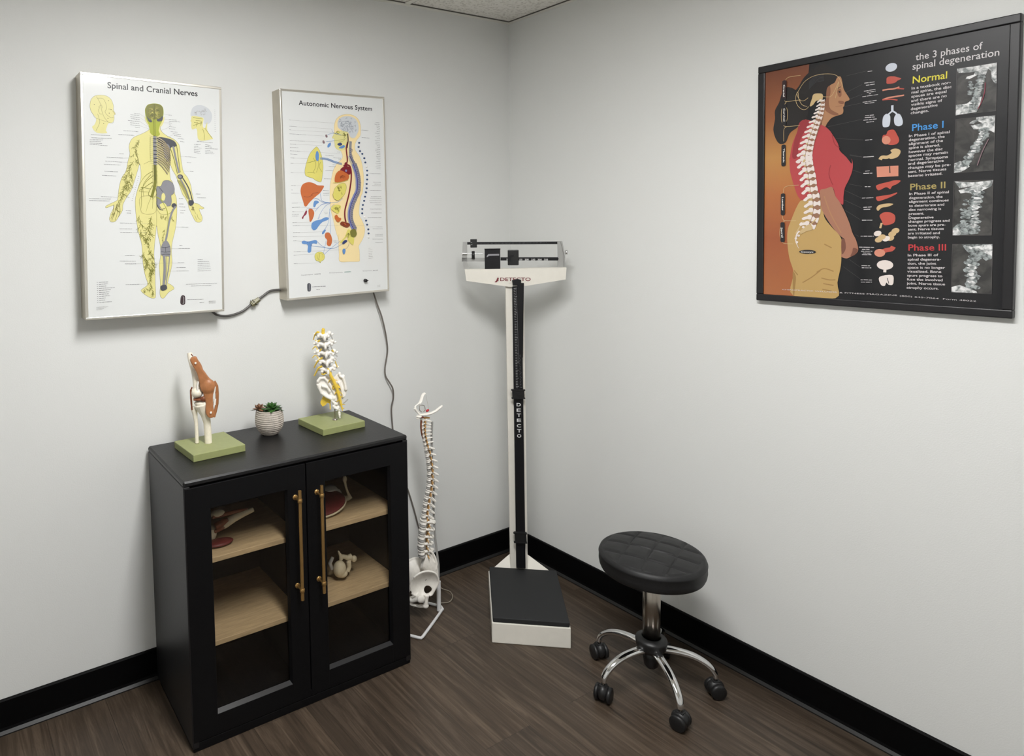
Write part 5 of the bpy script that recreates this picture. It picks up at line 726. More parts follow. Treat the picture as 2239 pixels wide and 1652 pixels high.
# ---------------------------------------------------------------- lumbar spine model
lv_ = math.atan2(-0.49208, 0.87055)
r = thing('lumbar_spine_model', 'lower back spine model with yellow nerves on a green square base', 'anatomical model', (-1.07335, -0.17623, 0.84400), (0, 0, lv_))
block(r, KA+math.radians(3.2)-lv_)
o = MB(); c1, c2, c3 = M(14.6,52.1,13.8,-2.5,14.3,-4.4); o.tube([(c2[0], -.004, .0), (c1[0], -.004, c1[1]+.03)], .0022, 'steel', 10); o.lathe([(.0105, 0), (.0105, .0015), (.004, .0045), (.003, .006)], 'steel', (c2[0], -.004, 0), 24); o.build('support_rod', r)
vb = M(-27.8,308.5,-25.5,276.9,-22.8,246.5,-21,216.2,-17.8,185.7)
for i, (x, z) in enumerate(vb):
    o = MB(); s_ = 1+.06*i
    o.lathe([(.0175*s_, z-.0078), (.0155*s_, z), (.0175*s_, z+.0078)], 'bone_white', (x+.002, .018, 0), 20, sx=1.15, sy=.85)
    P = M(-17.5,306.9,-15.6,275.3,-13.3,243.6,-10.9,211.9,-8,182.8)[i]
    o.ell((P[0], -.012, P[1]+.002), (.0125, .010, .0095), 'bone_white'); o.ell((P[0]+.001, -.023, P[1]-.004), (.0055, .010, .0115), 'bone_white')
    for sg, (fx, fz) in ((-1, M(-40.7,315.4,-42.8,281.3,-41.8,248.4,-36.6,217.9,-30.9,186.1)[i]), (1, M(-0.4,314.3,10.1,285.1,15.5,248.1,8.6,221.9,17.6,193.9)[i])):
        o.tube([(P[0]+sg*.004, -.012, P[1]), ((P[0]+fx)/2, -.012, (P[1]+fz)/2+.003), (fx, -.006, fz)], [.0070, .0062, .0078], 'bone_white', 8); o.ell((fx, -.009, fz+.005), (.0085, .008, .0085), 'bone_white'); o.ell((fx-sg*.002, -.010, fz-.006), (.0065, .007, .0065), 'bone_white'); o.tube([(fx, -.004, fz), (fx+sg*.010, .0, fz-.002), (fx+sg*.015, .002, fz+.001)], [.0058, .0046, .0040], 'bone_white', 8)
    o.fuse('vertebra', r, .0015, 2)
for i in range(5):
    x, z = vb[i]; o = MB(); nx, nz = (vb[i+1] if i < 4 else M(-14.6,156.5)[0]); z2 = (z+nz)/2; o.lathe([(.017, z2-.0035), (.0185, z2), (.017, z2+.0035)], 'disc', ((x+nx)/2+.002, .018, 0), 20, sx=1.12, sy=.85); o.build('disc', r)
o = MB(); sac = cat_rom(M(-48.1,141.7,-50.6,127.2,-39.4,104.3,-25.2,95.9,-15,87.6,-2.2,75.2,4,60.4,18.2,52,31.3,48.9,41.9,56.6,45,75.1,54.4,85.4,62.1,111.8,56.7,130.5,52,154.5,34,167,20.8,163.4,10.1,153.1,-5.4,158.9,-23.6,162.1,-39.4,156), 2)
o.prism(sac, -.004, .014, 'bone_white')
for P, rr in ((M(-45.2,133.6,-33,101.4,-15,87.6,8.3,76.2), .006), (M(-46.3,141.6,-36.9,154.6,-21.1,156.7,-5.9,140.4), .006), (M(-5.9,137.7,6.6,116.1,16.6,94.6,18.7,70.6), .0055), (M(33.9,163,46.8,154.7,52.9,133.3,56.2,109.3), .0055), (M(30.7,139.3,40.6,112.4,45.2,83.1), .0045), (M(3,73.8,15.8,60.1,26.3,59.7), .006), (M(7.8,55,15.5,45.4,25.8,39.8,28.6,49), .0062)): o.tube(P3(P, -.008), rr, 'bone_white', 8)
o.tube(P3(M(-32.3,127.9,-11.5,122,-1.5,105.8), -.012), .005, 'bone_white', 8); o.ell((M(46.9,160)[0][0], -.006, M(46.9,158.6)[0][1]), (.007, .006, .008), 'bone_white'); o.ell((M(34.1,172.3)[0][0], -.006, M(34,168.3)[0][1]), (.006, .006, .008), 'bone_white'); o.ell((M(11.1,84.1)[0][0], -.010, M(11.1,81.5)[0][1]), (.007, .006, .008), 'bone_white')
o.fuse('sacrum', r, .0016, 2)
o = MB()
P = M(26,49.1,28.4,37,30.2,24.4,30.6,18.3,31,12.9,31.6,7.6)
for i, (x, z) in enumerate(P): o.ell((x, -.006, z), (.0075-.0009*i, .0045, .0034), 'bone_white', None, 10, 6)
o.tube(P3(P, -.005), [.0045, .004, .003, .0025, .002, .0015], 'bone_white', 8)
o.build('coccyx', r)
o = MB()
o.tube(P3(M(-7.7,193.3,-3.6,180,2.6,165.3,10.1,150.5,17.5,131.7,24.9,112.9,30.9,88.8,35.6,67.4,39.1,48.7,41.5,35.3), -.019), [.0038, .005, .0062, .0062, .0066, .006, .0056, .0046, .0032, .0016], 'nerve', 10)
for P in (M(5.1,161.2,15.3,150.3,27,146), M(5,155.9,-3.1,148.2,-8.5,137.8), M(13.8,142.4,25.3,131.5,35.6,121.9), M(14.9,134.4,8.2,126.7,6.6,114.8), M(20,126.3,32.9,120.6,36.7,112.6), M(24.9,112.9,35.1,103.3,43.3,93.2), M(23.5,110.3,16.7,99.9,15.2,92), M(29.6,88.9,40,85.9,44,91.1), M(29.3,78.2,23.9,70.4,19.9,69.2), M(34.3,67.4,42,59.2,53,56.2), M(37.9,51.4,44.3,44.5,50.1,44.3), M(17.5,131.7,11.9,118.6,9.1,110.7), M(0.2,174.6,6.8,175.7)): o.tube(P3(P, [-.019, -.017, -.013]), [.0030, .0022, .0012], 'nerve', 8)
o.tube(P3(M(-22.5,314.9,-20.7,333.2,-19.3,337.1), -.01), [.0065, .0065, .005], 'nerve', 12)
o.fuse('cauda_nerve', r, .0012, 2)
for P, rr in ((M(-41.7,325.9,-49.7,318.3,-53.8,307.9,-58.1,294.9), .0026), (M(-34.7,295.5,-42.6,289.2,-49,294.6), .0034), (M(-28.9,263.8,-38.3,254.9,-49.6,271,-61.5,260.8), .0026), (M(-27.1,230.9,-37.7,225.9,-50.4,239.4,-63.1,228.7), .0022), (M(-25.8,232.1,-40.4,222,-49.9,207.8,-57.3,193.5), .0034), (M(-27.9,200.5,-41.1,194.3,-49.3,178.7,-57.5,163.1), .0036), (M(-44.3,324.7,-35.3,323.1), .0045), (M(8.7,258.8,15.1,250.7,12.4,246.8), .0034), (M(-31.2,172.9,-23.4,170,-12.9,175), .003), (M(19.5,216.3,26.8,195), .0022)):
    Q3 = cat_rom(P3(P, [-.016, -.013, -.006, 0][:len(P)]), 4, False); o = MB(); o.tube(Q3, [rr*(1-.35*i/len(Q3)) for i in range(len(Q3))], 'nerve', 10); o.build('nerve_root', r)
o = MB(); o.prism(M(-25.4,90.6,-37.8,64.4,-37.2,57.7,-30.4,47.7,-19.7,53.2,-13,61,-5.2,58.1,-4.5,35.4,-0.5,36.6,-0.2,71.2,-15,87.6), .004, .009, 'nerve'); o.build('nerve_band', r)
o = MB()
for P in (M(3.6,316.8,12.3,298.7), M(1.5,282.7,10.1,260.1), M(17.5,245.4,28.2,234.5), M(44.7,61.8,62.1,77.2)): o.tube(P3(P, -.016), .0022, 'disc', 8)
o.build('facet_rods', r)
# ---------------------------------------------------------------- potted succulent
r = thing('potted_succulent', 'small succulents in a ribbed grey-white round pot on the cabinet top', 'potted plant', (-1.2993, -.1335, .821), (0, 0, -.55))
prof = []; R0 = [(0, .026), (.004, .032), (.012, .039), (.025, .0465), (.040, .0505), (.055, .051), (.070, .0490), (.084, .0465), (.0885, .0455)]
def rad(h):
    for (a, b), (c, d) in zip(R0, R0[1:]):
        if a <= h <= c: return b+(d-b)*(h-a)/(c-a)
    return R0[-1][1]
mat('pot', (186, 177, 167), .65, var=.16, vscale=70, bump=.8, bscale=150)
prof = [(.0001, 0), (.026, 0)]
for i in range(1, 111):
    h = .0885*i/110; prof.append((rad(h)-.0014*(.5-.5*math.cos(2*PI*h/.0072))**2*(1 if h > .007 else 0), h))
prof += [(.0425, .0885), (.041, .080), (.0001, .080)]
o = MB(); o.lathe(prof, 'pot', n=64); o.build('pot', r)
o = MB(); o.lathe([(.0408, .0), (.0408, .002), (.0001, .004)], 'soil', (0, 0, .0802), 32); o.build('soil', r)
def leaf(o, base, az, el, L_, wd, m):
    d = Vector((math.cos(az)*math.cos(el), math.sin(az)*math.cos(el), math.sin(el))); sd = Vector((-math.sin(az), math.cos(az), 0)); up = d.cross(sd)*-1
    vs = []; b = Vector(base)
    for i in range(6):
        t = i/5; wl = wd*(math.sin(PI*min(t*1.0+.12, 1))**.7 if t < 1 else .02); c = b+d*(L_*t)+up*(.16*L_*t*t)
        vs += [c-sd*wl, c-up*wd*.28*(1-t), c+sd*wl, c+up*wd*.16*(1-t)-up*.0]
    fs = [(4*i+k, 4*i+(k+1) % 4, 4*i+4+(k+1) % 4, 4*i+4+k) for i in range(5) for k in range(4)]+[(20, 21, 22, 23)]
    o.add(vs, fs, m, True)
def rosette(name, c, n, L_, wd, m, el0=.15, el1=1.3, s=0):
    o = MB()
    for i in range(n):
        t = i/n; leaf(o, c, i*2.4+s, el0+(el1-el0)*t, L_*(1-.45*t), wd*(1-.3*t), m)
    return o.build(name, r)
rosette('green_rosette', (.010, -.008, .090), 24, .045, .0150, 'leaf_green', .0, 1.35)
rosette('dark_rosette', (.022, -.002, .0885), 12, .035, .0115, 'leaf_dark', -.02, .7, 1); rosette('trailing_leaves', (-.002, -.018, .0865), 12, .030, .010, 'leaf_dark', .02, .5, 2)
rosette('brown_rosette', (-.034, -.006, .092), 13, .033, .0115, 'leaf_brown', -.2, 1.45, .5); rosette('grey_leaves', (-.036, -.006, .0895), 7, .038, .0070, 'leaf_grey', -.12, .5, 2.6)
# ---------------------------------------------------------------- hanging life-size spine
SR = math.atan2(-.27, .963)
r = thing('spine_model', 'tall white spine and pelvis model hanging on a floor stand beside the cabinet', 'anatomical model', (-.628, -.226, 0), (0, 0, SR))
def vert(kind):
    o = MB()
    rb, hb, sp, tr = {'c': (.0072, .0046, .026, .017), 't': (.0105, .0072, .030, .021), 'l': (.0165, .0095, .030, .030)}[kind]
    o.lathe([(rb*.9, -hb), (rb, -hb*.85), (rb*.8, 0), (rb, hb*.85), (rb*.9, hb)], 'bone_white', n=20, sx=.85, sy=1.15)   # local: x = backward, y = sideways
    for sg in (-1, 1):
        o.tube([(rb*.6, sg*rb*.7, .2*hb), (rb*1.6, sg*rb*.75, .1*hb), (rb*1.9, 0, -.2*hb)], [rb*.34, rb*.32, rb*.36], 'bone_white', 8)
        o.tube([(rb*1.3, sg*rb*.8, .2*hb), (rb*1.6, sg*tr*.6, .3*hb), (rb*2.0, sg*tr, .6*hb)], [rb*.36, rb*.28, rb*.24], 'bone_white', 8)
        o.ell((rb*1.5, sg*rb*.85, hb*.9), (rb*.3, rb*.28, hb*.7), 'bone_white'); o.ell((rb*1.55, sg*rb*.85, -hb*.9), (rb*.28, rb*.28, hb*.7), 'bone_white')
    L_ = {'c': (rb*1.8+.022, -.003), 't': (rb*1.8+.023, -.014), 'l': (rb*1.8+.022, -.005)}[kind]
    o.tube([(rb*1.6, 0, 0), ((rb*1.6+L_[0])/2, 0, L_[1]*.5), (L_[0], 0, L_[1])], [hb*.62, hb*.62, hb*.5], 'bone_white', 8, True, (.75 if kind != 'l' else .5, 1.3 if kind != 'l' else 1.7)); o.ell((L_[0], 0, L_[1]), (.0032, .003, .003), 'bone_white')
    x = o.fuse('vertebra', None, .0013, 2); S.collection.objects.unlink(x); return x.data
VD = {k: vert(k) for k in 'ctl'}
pc_ = M(-55.9,783.8,-58.4,769.8,-59.6,754.9,-58.9,738.5,-57.2,722.2,-54.2,706.5,-50.3,689)+M(-46.7,669.1,-41.9,643.7,-37.7,619,-34.8,594.4,-33.9,570,-34.9,545.8,-36.9,521.7,-40.9,497.9,-45.9,474.1,-51.5,450.5,-55.2,425.9,-59.5,402.1)[:12]+M(-61.5,377.6,-65.4,348.9,-69.3,319.9,-72.5,290.4,-71.7,257.7)
end_ = M(-66.8,222.7)[0]
kinds = 'c'*7+'t'*12+'l'*5; disc_me = {}
for k in 'ctl':
    rb = {'c': .0066, 't': .0102, 'l': .0165}[k]; hb = {'c': .0022, 't': .0024, 'l': .0042}[k]
    o = MB(); o.lathe([(rb*.93, -hb), (rb*1.02, 0), (rb*.93, hb)], 'disc', n=20, sx=.85, sy=1.15); x = o.build('disc'); disc_me[k] = x.data; bpy.data.objects.remove(x)
allp = pc_+[end_]
for i, k in enumerate(kinds):
    p = allp[i]; q = allp[i+1]; pr_ = allp[max(i-1, 0)]; tilt = math.atan2((q[0]-pr_[0]), -(q[1]-pr_[1]))
    o = bpy.data.objects.new('vertebra', VD[k]); S.collection.objects.link(o); o.parent = r; o.location = (p[0], 0, p[1]); o.rotation_euler = (0, -tilt, 0)
    sc_k = {'c': 1, 't': .85+.02*(i-7), 'l': 1}[k]; o.scale = (sc_k,)*3
    o = bpy.data.objects.new('disc', disc_me[k]); S.collection.objects.link(o); o.parent = r; o.location = ((p[0]+q[0])/2, 0, (p[1]+q[1])/2); o.rotation_euler = (0, -tilt, 0); o.scale = (sc_k,)*3
o = MB()     # orange-yellow nerve roots leaving between the vertebrae
for i, k in enumerate(kinds):
    p = allp[i]; q = allp[i+1]; rb = {'c': .0072, 't': .0100, 'l': .0165}[k]; x = (p[0]+q[0])/2+rb*1.25; z = (p[1]+q[1])/2
    for sg in (-1, 1): o.tube([(x+.002, sg*rb*.3, z+.003), (x+.001, sg*rb*.95, z), (x-.002+.004*(k == 'l'), sg*(rb*.95+.008), z-.006)], [.0028, .0030, .0018], 'nerve_orange', 8)
o.tube([(p[0]+{'c': .0105, 't': .015, 'l': .024}[k], 0, p[1]) for p, k in zip(pc_, kinds)], .0036, 'nerve_orange', 8); o.build('nerve_roots', r)
o = MB(); o.tube([(p[0]-.0068+.001*i, 0, p[1]) for i, p in enumerate(allp[:6])], .0040, 'meniscus', 8, True, (1.6, .8)); o.build('front_ligament', r)
# occiput piece with two prongs, hook and wire
SY = -.012
o = MB()
o.tube(P3(M(-65.9,806.3,-47,807.5,-27.5,810.2,-7.7,819.1,8.9,831.4,18.8,838.2), [-.004, -.008, -.012, -.016, -.018, -.018]), [.0042, .0062, .0058, .0056, .0052, .0042], 'bone_white', 12, True, (1.5, .85))
o.tube(P3(M(-65.9,804.7,-77.6,818.2,-87.1,832.9), [0, .004, .006]), [.005, .0055, .0065], 'bone_white', 10, True, (1.5, .9)); o.tube(P3(M(-65.9,846.2,-56.1,851.4,-47.7,866,-39.4,876,-30.3,879.7), [.012, .02, .028, .034, .036]), [.0040, .0042, .0042, .0042, .0040], 'bone_white', 10, True, (1.7, .8))
o.tube(P3(M(-87.1,832.9,-78.9,839.7,-65.9,846.2), [.006, .012, .014]), [.004, .003, .004], 'bone_white', 8); o.fuse('occiput', r, .0014, 3)
o = MB(); o.ell((M(-71.5,800.1)[0][0], 0, M(-71.5,799.2)[0][1]), (.012, .014, .005), 'bone_white'); o.tube(P3(M(-63.5,792.2,-58.7,788.7,-56.5,783.8), 0), .007, 'bone_white', 8); o.tube(P3(M(-56.4,792.4,-44,792.4,-27.8,789.6), 0), [.005, .004, .003], 'nerve_orange', 8); o.ell((M(-76.5,792.6)[0][0], 0, M(-76.5,792.6)[0][1]), (.007, .010, .003), 'bone_white'); o.build('atlas', r)
o = MB(); o.ell((M(-40.9,822.9)[0][0], -.012, M(-40.9,822.9)[0][1]), (.0075, .005, .0048), 'red_soft', Matrix.Rotation(-.5, 3, 'Y')); o.ell((M(-63.4,797.4)[0][0], -.006, M(-63.4,797.4)[0][1]), (.010, .009, .0035), 'muscle'); o.build('red_disc', r)
o = MB(); o.tube(P3(M(-63.1,818.3,-72,825.3,-73,843.8,-62.6,845.9,-51.4,841.7,-48.4,825.5,-56,817.6), -.008), .0013, 'steel', 8); o.build('hook', r)
o = MB(); o.tube(P3(M(-33,875.4,-33.2,821.6), [.02, -.006]), .0005, 'clear_cord', 6); o.build('spring_wire', r)
# sacrum, coccyx, hip bones
o = MB(); o.tube(P3(M(-65.2,219.1,-49.9,213.4,-34.8,194.6,-24.9,170,-18.4,145.9,-18.8,122.8,-22.5,103.7), 0), [.016, .017, .016, .013, .010, .007, .004], 'bone_white', 14, True, (2.0, .8), up=(0, 1, 0))
for P in (M(-38.9,260.8,-25.5,245.6,-15.5,224.4,-9,200.3,-12.8,177.9), M(-53,236.8,-36,227.6,-19.2,205.2)): o.tube(P3(P, -.006), .0055, 'bone_white', 8)
for i, (x, z) in enumerate(M(-29.2,226.5,-15.9,198.1,-12.9,171.3,-14,145.1,-18.7,126.1)): o.ell((x, 0, z), (.006, .006, .007), 'bone_white')
o.fuse('sacrum', r, .0018, 2)
o = MB()
for sg in (-1, 1):
    for x, z in M(-30.4,147.9,-25.6,130.6,-34.3,122.1): o.tube([(x+.004, 0, z), (x+.004, sg*.012, z-.004)], .0028, 'nerve_orange', 8)
o.build('sacral_nerves', r)
o = MB(); o.tube(P3(M(-22.5,105.3,-25.1,94.2,-30.8,80.3), 0), [.0045, .0036, .0022], 'bone_white', 10); o.fuse('coccyx', r, .0012, 2)
def hip(sg):
    o = MB(); y0 = sg*.042
    wing = cat_rom(M(-138.7,169.1,-124.9,186.3,-107.9,198.2,-87.5,204.7,-63.7,203.2,-40,192.8,-25.9,175.1,-19.4,149.3,-26.6,130.7,-36.1,114.2,-44.9,97.6,-56.9,96.4,-67.1,103,-77.3,103.1,-89.3,97,-106.1,104.8,-122.9,111,-136,132.8), 2)
    cx_, cz_ = M(-78.1,155.8)[0]; vs = []; fs = []; n = len(wing); rings = 5
    for side in (0, 1):
        for j in range(rings+1):
            k = j/rings
            for x, z in wing:
                X = cx_+(x-cx_)*k; Z = cz_+(z-cz_)*k; flare = y0+(.016*(1-k*k)-.006*k*k)*(1 if sg < 0 else -1)+sg*.16*(z-cz_)*k+sg*(.0035 if side else -.0015)*(1-.4*k)
                vs.append((X, flare, Z))
    B_ = (rings+1)*n
    for sd in (0, 1):
        for j in range(rings):
            for i in range(n): a = sd*B_+j*n+i; b = sd*B_+j*n+(i+1) % n; q = (a, b, b+n, a+n); fs.append(q if sd else q[::-1])
    for i in range(n): a = rings*n+i; b = rings*n+(i+1) % n; fs.append((a, b, b+B_, a+B_))
    o.add(vs, fs, 'bone_white', True)
    rim = [(x, y0+(-.006 if sg < 0 else .006)+sg*.16*(z-cz_), z) for x, z in wing]; o.tube(rim[2:34], .0042, 'bone_white', 8)
    o.tube(P3(M(-68.7,105,-70.7,88.9,-74.4,69.8,-72.9,58), y0+sg*.004), [.010, .008, .009, .0095], 'bone_white', 10); o.ell((M(-74.6,61.6)[0][0], y0+sg*.004, M(-74.6,61.6)[0][1]), (.013, .010, .010), 'bone_white')
    o.tube(P3(M(-95.9,106.3,-109.7,92.3,-123.4,81.6,-140.2,81.3), [y0+sg*.004, y0, y0-sg*.012, y0-sg*.036]), [.013, .010, .008, .008], 'bone_white', 10); o.tube(P3(M(-74.6,59.9,-100.1,57.8,-123.7,62,-140.3,76.4), [y0+sg*.002, y0-sg*.008, y0-sg*.02, y0-sg*.036]), [.008, .0055, .0055, .007], 'bone_white', 10)
    o.ell((M(-97.7,98.5)[0][0], y0+sg*.016, M(-97.7,98.5)[0][1]), (.017, .008, .015), 'bone_white')
    ct = MB(); P = M(-60,118.3,-65.5,155.3); ct.ell((P[0][0], y0, P[0][1]), (.0165, .05, .0145), 'bone_white'); ct.ell((P[1][0], y0, P[1][1]), (.0045, .05, .0045), 'bone_white')
    o.fuse('hip_bone', r, .0020, 3, ct)
hip(-1); hip(1)
o = MB(); o.tube([(0, 0, .004), (.0, 0, .125)], .0085, 'stand_white', 16); o.build('stand_socket', r)
o = MB(); o.tube([(0, .0, .10), (.001, .0, .19), (-.010, .004, .30), (-.012, .012, .42), (-.010, .012, .52), (-.016, .012, .64), (-.016, .010, .72), (-.014, .008, .770)], .0045, 'pole_grey', 12); o.build('stand_pole', r)
inv = Matrix.Rotation(-SR, 3, 'Z')
def wl(x, y, z): return inv @ Vector((x+.628, y+.226, z))
o = MB(); o.tube([wl(-.606, -.208, .006), wl(-.612, -.230, .006), wl(-.700, -.281, .006), wl(-.790, -.332, .006), wl(-.801, -.336, .006), wl(-.808, -.328, .006), wl(-.850, -.262, .006), wl(-.893, -.178, .006), wl(-.895, -.168, .006), wl(-.888, -.160, .006), wl(-.79, -.10, .006), wl(-.71, -.052, .006), wl(-.700, -.050, .006), wl(-.692, -.057, .006), wl(-.655, -.125, .006), wl(-.608, -.206, .006)], .0056, 'stand_white', 12, False); o.build('stand_base', r)
# ---------------------------------------------------------------- physician scale
SA = -.71551
r = thing('physician_scale', 'white and black upright beam balance scale with DETECTO lettering in the room corner', 'scale', (-.59583, -.4958, 0), (0, 0, SA))
o = MB(); o.bev((0, 0, .0), (.281, .385, .077), 'scale_white', .003); o.build('platform', r)
o = MB(); o.bev((.004, .003, .0765), (.278, .383, .096), 'rubber', .004, 3); o.build('rubber_mat', r)
o = MB(); o.hexa([(.02, .386, 0), (.255, .386, 0), (.235, .425, 0), (.04, .425, 0), (.02, .386, .088), (.255, .386, .088), (.16, .42, .143), (.096, .42, .143)], 'scale_white'); o.build('column_foot', r)
o = MB(); x0, x1 = .092, .163; y0, y1 = .385, .425
o.hexa([(x0, y0, .0), (x1, y0, .0), (x1, y1, .0), (x0, y1, .0), (x0-.012, y0, 1.31), (x1-.010, y0, 1.31), (x1-.010, y1, 1.31), (x0-.012, y1, 1.31)], 'scale_white'); o.build('column', r)
yd = .372
hp = M(-84.8,1356.3,319.8,1359.3,316.2,1312.1,160.2,1286.6,96.3,1283.3,-78.6,1309.1)
o = MB(); o.prism(hp, yd, yd+.045, 'scale_white'); hd_ = o.build('head_plate', r)
o = MB(); a = Art(); a.text('DETECTO', M(58,1307.8,178.9,1306.8), .0148, 'maroon', 2, .012)
a.poly(M(34.7,1303,42.5,1310.4,44.8,1317.2,48.2,1322.8,51.5,1325.5,49.7,1320.6,53.2,1318.3,50.5,1312.6,51.8,1307,48,1308.1,44.7,1302.9,40.3,1302.1), 'maroon', 2, False); a.line(M(92,1298.7,101.9,1299.1), .0006, 'maroon', 2, False); a.build('maroon_lettering', r, loc=(0, yd-.0002, 0))
# measuring rod
rx0, rx1 = M(113.2,183.8,152.2,186.1)[0][0], M(113.2,183.8,152.2,186.1)[1][0]
o = MB(); t0, t1 = M(105.8,1287,134.9,1286.8); b0_, b1_ = M(114.6,109,151.8,111.3)
o.hexa([(b0_[0], .366, .105), (b1_[0], .366, .105), (b1_[0], .384, .105), (b0_[0], .384, .105), (t0[0], .366, 1.285), (t0[0]+(b1_[0]-b0_[0]), .366, 1.285), (t0[0]+(b1_[0]-b0_[0]), .384, 1.285), (t0[0], .384, 1.285)], 'black_metal')
rod = o.build('height_rod', r)
o = MB(); s0, s1, s2, s3 = M(125.9,1299.9,151.3,1299.7,145.9,995.3,123.9,983.7); o.prism([s0, s1, s2, s3], .358, .3655, 'black_metal'); o.prism(M(104.2,1311.3,126,1316.7,140.5,1312.9,140.3,1292.3,107.6,1290.7), .356, .3655, 'black_metal'); o.build('height_slide', r)
for P in (M(101.1,863.5,150.6,862.5,150.4,826.3,102.7,825.3), M(106.3,262,154.5,262.6,156.2,221.6,109.7,219)):
    o = MB(); o.prism(P, .352, .3655, 'black_plastic'); x0_, x1_ = P[0][0], P[1][0]; o.box((x0_-.004, .350, P[0][1]-.004), (x1_+.003, .362, P[0][1]), 'black_plastic'); o.box((x0_-.002, .350, P[3][1]), (x1_+.003, .362, P[3][1]+.004), 'black_plastic'); o.build('rod_clamp', r)
a = Art()
tA, tB = M(109.4,1277.6,115.8,869.5)
for i in range(62):
    q = i/61; x = tA[0]+(tB[0]-tA[0])*q; z = tA[1]+(tB[1]-tA[1])*q; a.line([(x+.0015, z), (x+(.009 if i % 5 else .013), z+(.002 if i < 20 else 0))], .0008, 'white_ink', 1, False)
    if i > 40: a.line([(x+.018, z), (x+.018+.008*random.random(), z+.003)], .0008, 'grey_ink', 1, False)
a.line([(tA[0]+.012, tA[1]), (tB[0]+.013, tB[1]+.1)], .0006, 'grey_ink', 1, False)
a.build('tick_marks', r, loc=(0, .3578, 0))
a = Art(); lt_ = M(128.2,791.4,128,768.5,128.8,747.4,128.7,726.3,128.5,703.3,129.3,682.2,129.2,661)
for ch, (x, z) in zip('DETECTO', lt_): a.text(ch, [(x-.0085, z), (x+.0085, z)], .0138, 'white_ink', 1, .02)
a.poly(M(119.2,821.8,128.4,831.6,132.1,839.3,135.8,841.2,135.7,833.6,139.4,829.9,132,822.1,126.5,823.9), 'white_ink', 1, False); a.build('white_lettering', r, loc=(0, .3655, 0))
# beams, poises and brackets of the head
def hb(P, y0, y1, m, name=None, o=None):
    q = o or MB(); q.prism(P, y0, y1, m); return q if o else q.build(name, r)
yb = yd+.012
o = MB(); hb(M(-73.2,1468.7,285.8,1464.7,285.8,1454.1,-73.3,1457.9), yb, yb+.006, 'black_metal', o=o)
o.build('upper_beam', r)
o = MB(); hb(M(60.9,1403.9,287.8,1401.2,290.6,1395.2,287.8,1387.9,60.8,1390.9), yb, yb+.006, 'black_metal', o=o); o.build('lower_beam', r)
a = Art()
u0, u1 = M(-31.4,1459.4,241.8,1456.6)
for i in range(50): q = i/49; x = u0[0]+(u1[0]-u0[0])*q; a.line([(x, u0[1]+.0002), (x, u0[1]+.003)], .0006, 'grey_ink', 1, False)
for tx, P in (('50', M(83.9,1391.9,96,1391.7)), ('150', M(136.4,1390.8,147.3,1390.6)), ('200', M(157.1,1390.5,172.8,1390.3)), ('250', M(182.8,1389.9,198.4,1389.7)), ('300', M(208.1,1389.6,223.9,1389.4)), ('350', M(233.4,1389.3,248.7,1389.1))): a.text(tx, P, .0068, 'white_ink', 1, .02)
a.build('beam_marks', r, loc=(0, yb-.0001, 0))
o = MB(); hb(M(-91.5,1469.5,-73.2,1469.2,-74.1,1387.6,-95.8,1387.9), yb+.010, yb+.013, 'plate_steel', o=o); hb(M(-95.6,1403.8,-0.9,1402.5,-1.1,1386.7,-95.8,1387.9), yb+.010, yb+.013, 'plate_steel', o=o); hb(M(-90.2,1387.8,-76.8,1387.6,-65.9,1356.8,-88.3,1357.1), yb+.010, yb+.013, 'plate_steel', o=o); o.build('left_bracket', r)
o = MB(); hb(M(286.9,1466.2,306.1,1465.9,313.5,1427,318.7,1360,286.6,1360.3,287.8,1400.8), yb+.010, yb+.013, 'plate_steel', o=o); hb(M(297.6,1465,308.2,1451.5,316.7,1404.8,314.5,1360.5,311.3,1360.5,312.4,1404.9,304,1447.1), yb+.002, yb+.006, 'plate_steel', o=o); o.build('right_bracket', r)
o = MB(); P = M(-93.9,1419.7,-10.7,1419.4); o.tube([(P[0][0], yb+.004, P[0][1]), (P[1][0], yb+.004, P[1][1])], .0017, 'chrome', 12); o.tube([(P[0][0], yb+.004, P[0][1]), (P[0][0]+.018, yb+.004, P[0][1])], .0036, 'chrome', 12); o.build('adjusting_screw', r)
o = MB(); P = M(-49.4,1436.7,-49.9,1391.8); o.lathe([(.0001, P[0][0]-.0062), (.0165, P[0][0]-.0062), (.0172, P[0][0]), (.0165, P[0][0]+.0062), (.0001, P[0][0]+.0062)], 'black_plastic', (0, yb+.004, (P[0][1]+P[1][1])/2), 28, 'x'); o.build('adjusting_knob', r)
o = MB(); p, q = M(-60.6,1480.3,-33.8,1445.9); o.bev((p[0], yb-.008, q[1]), (q[0], yb+.014, p[1]), 'black_plastic', .0015); o.build('small_poise', r)
a = Art(); a.dashes(M(-58.1,1457.6,-52.6,1457.5), .0012, 'white_ink', 1); a.dashes(M(-59.2,1466.7,-53.6,1466.6), .001, 'white_ink', 1); a.build('poise_marks', r, loc=(0, yb-.0082, 0))
o = MB(); p, q = M(-2.8,1439.8,59.2,1356.6); o.bev((p[0], yb-.012, q[1]), (q[0], yb+.020, p[1]), 'black_metal', .0012); o.bev((p[0]-.001, yb-.014, p[1]-.003), (q[0]+.001, yb+.022, p[1]+.0005), 'black_metal', .0008); o.build('balance_housing', r)
a = Art(); a.poly(M(4,1407,7,1413.7,11.4,1418.6,53.4,1418.7,55.5,1415.2,54,1411.7,15.8,1411.3,10.2,1409.1,6.9,1405.8), 'grey_ink', 1, False); a.build('housing_emblem', r, loc=(0, yb-.0122, 0))
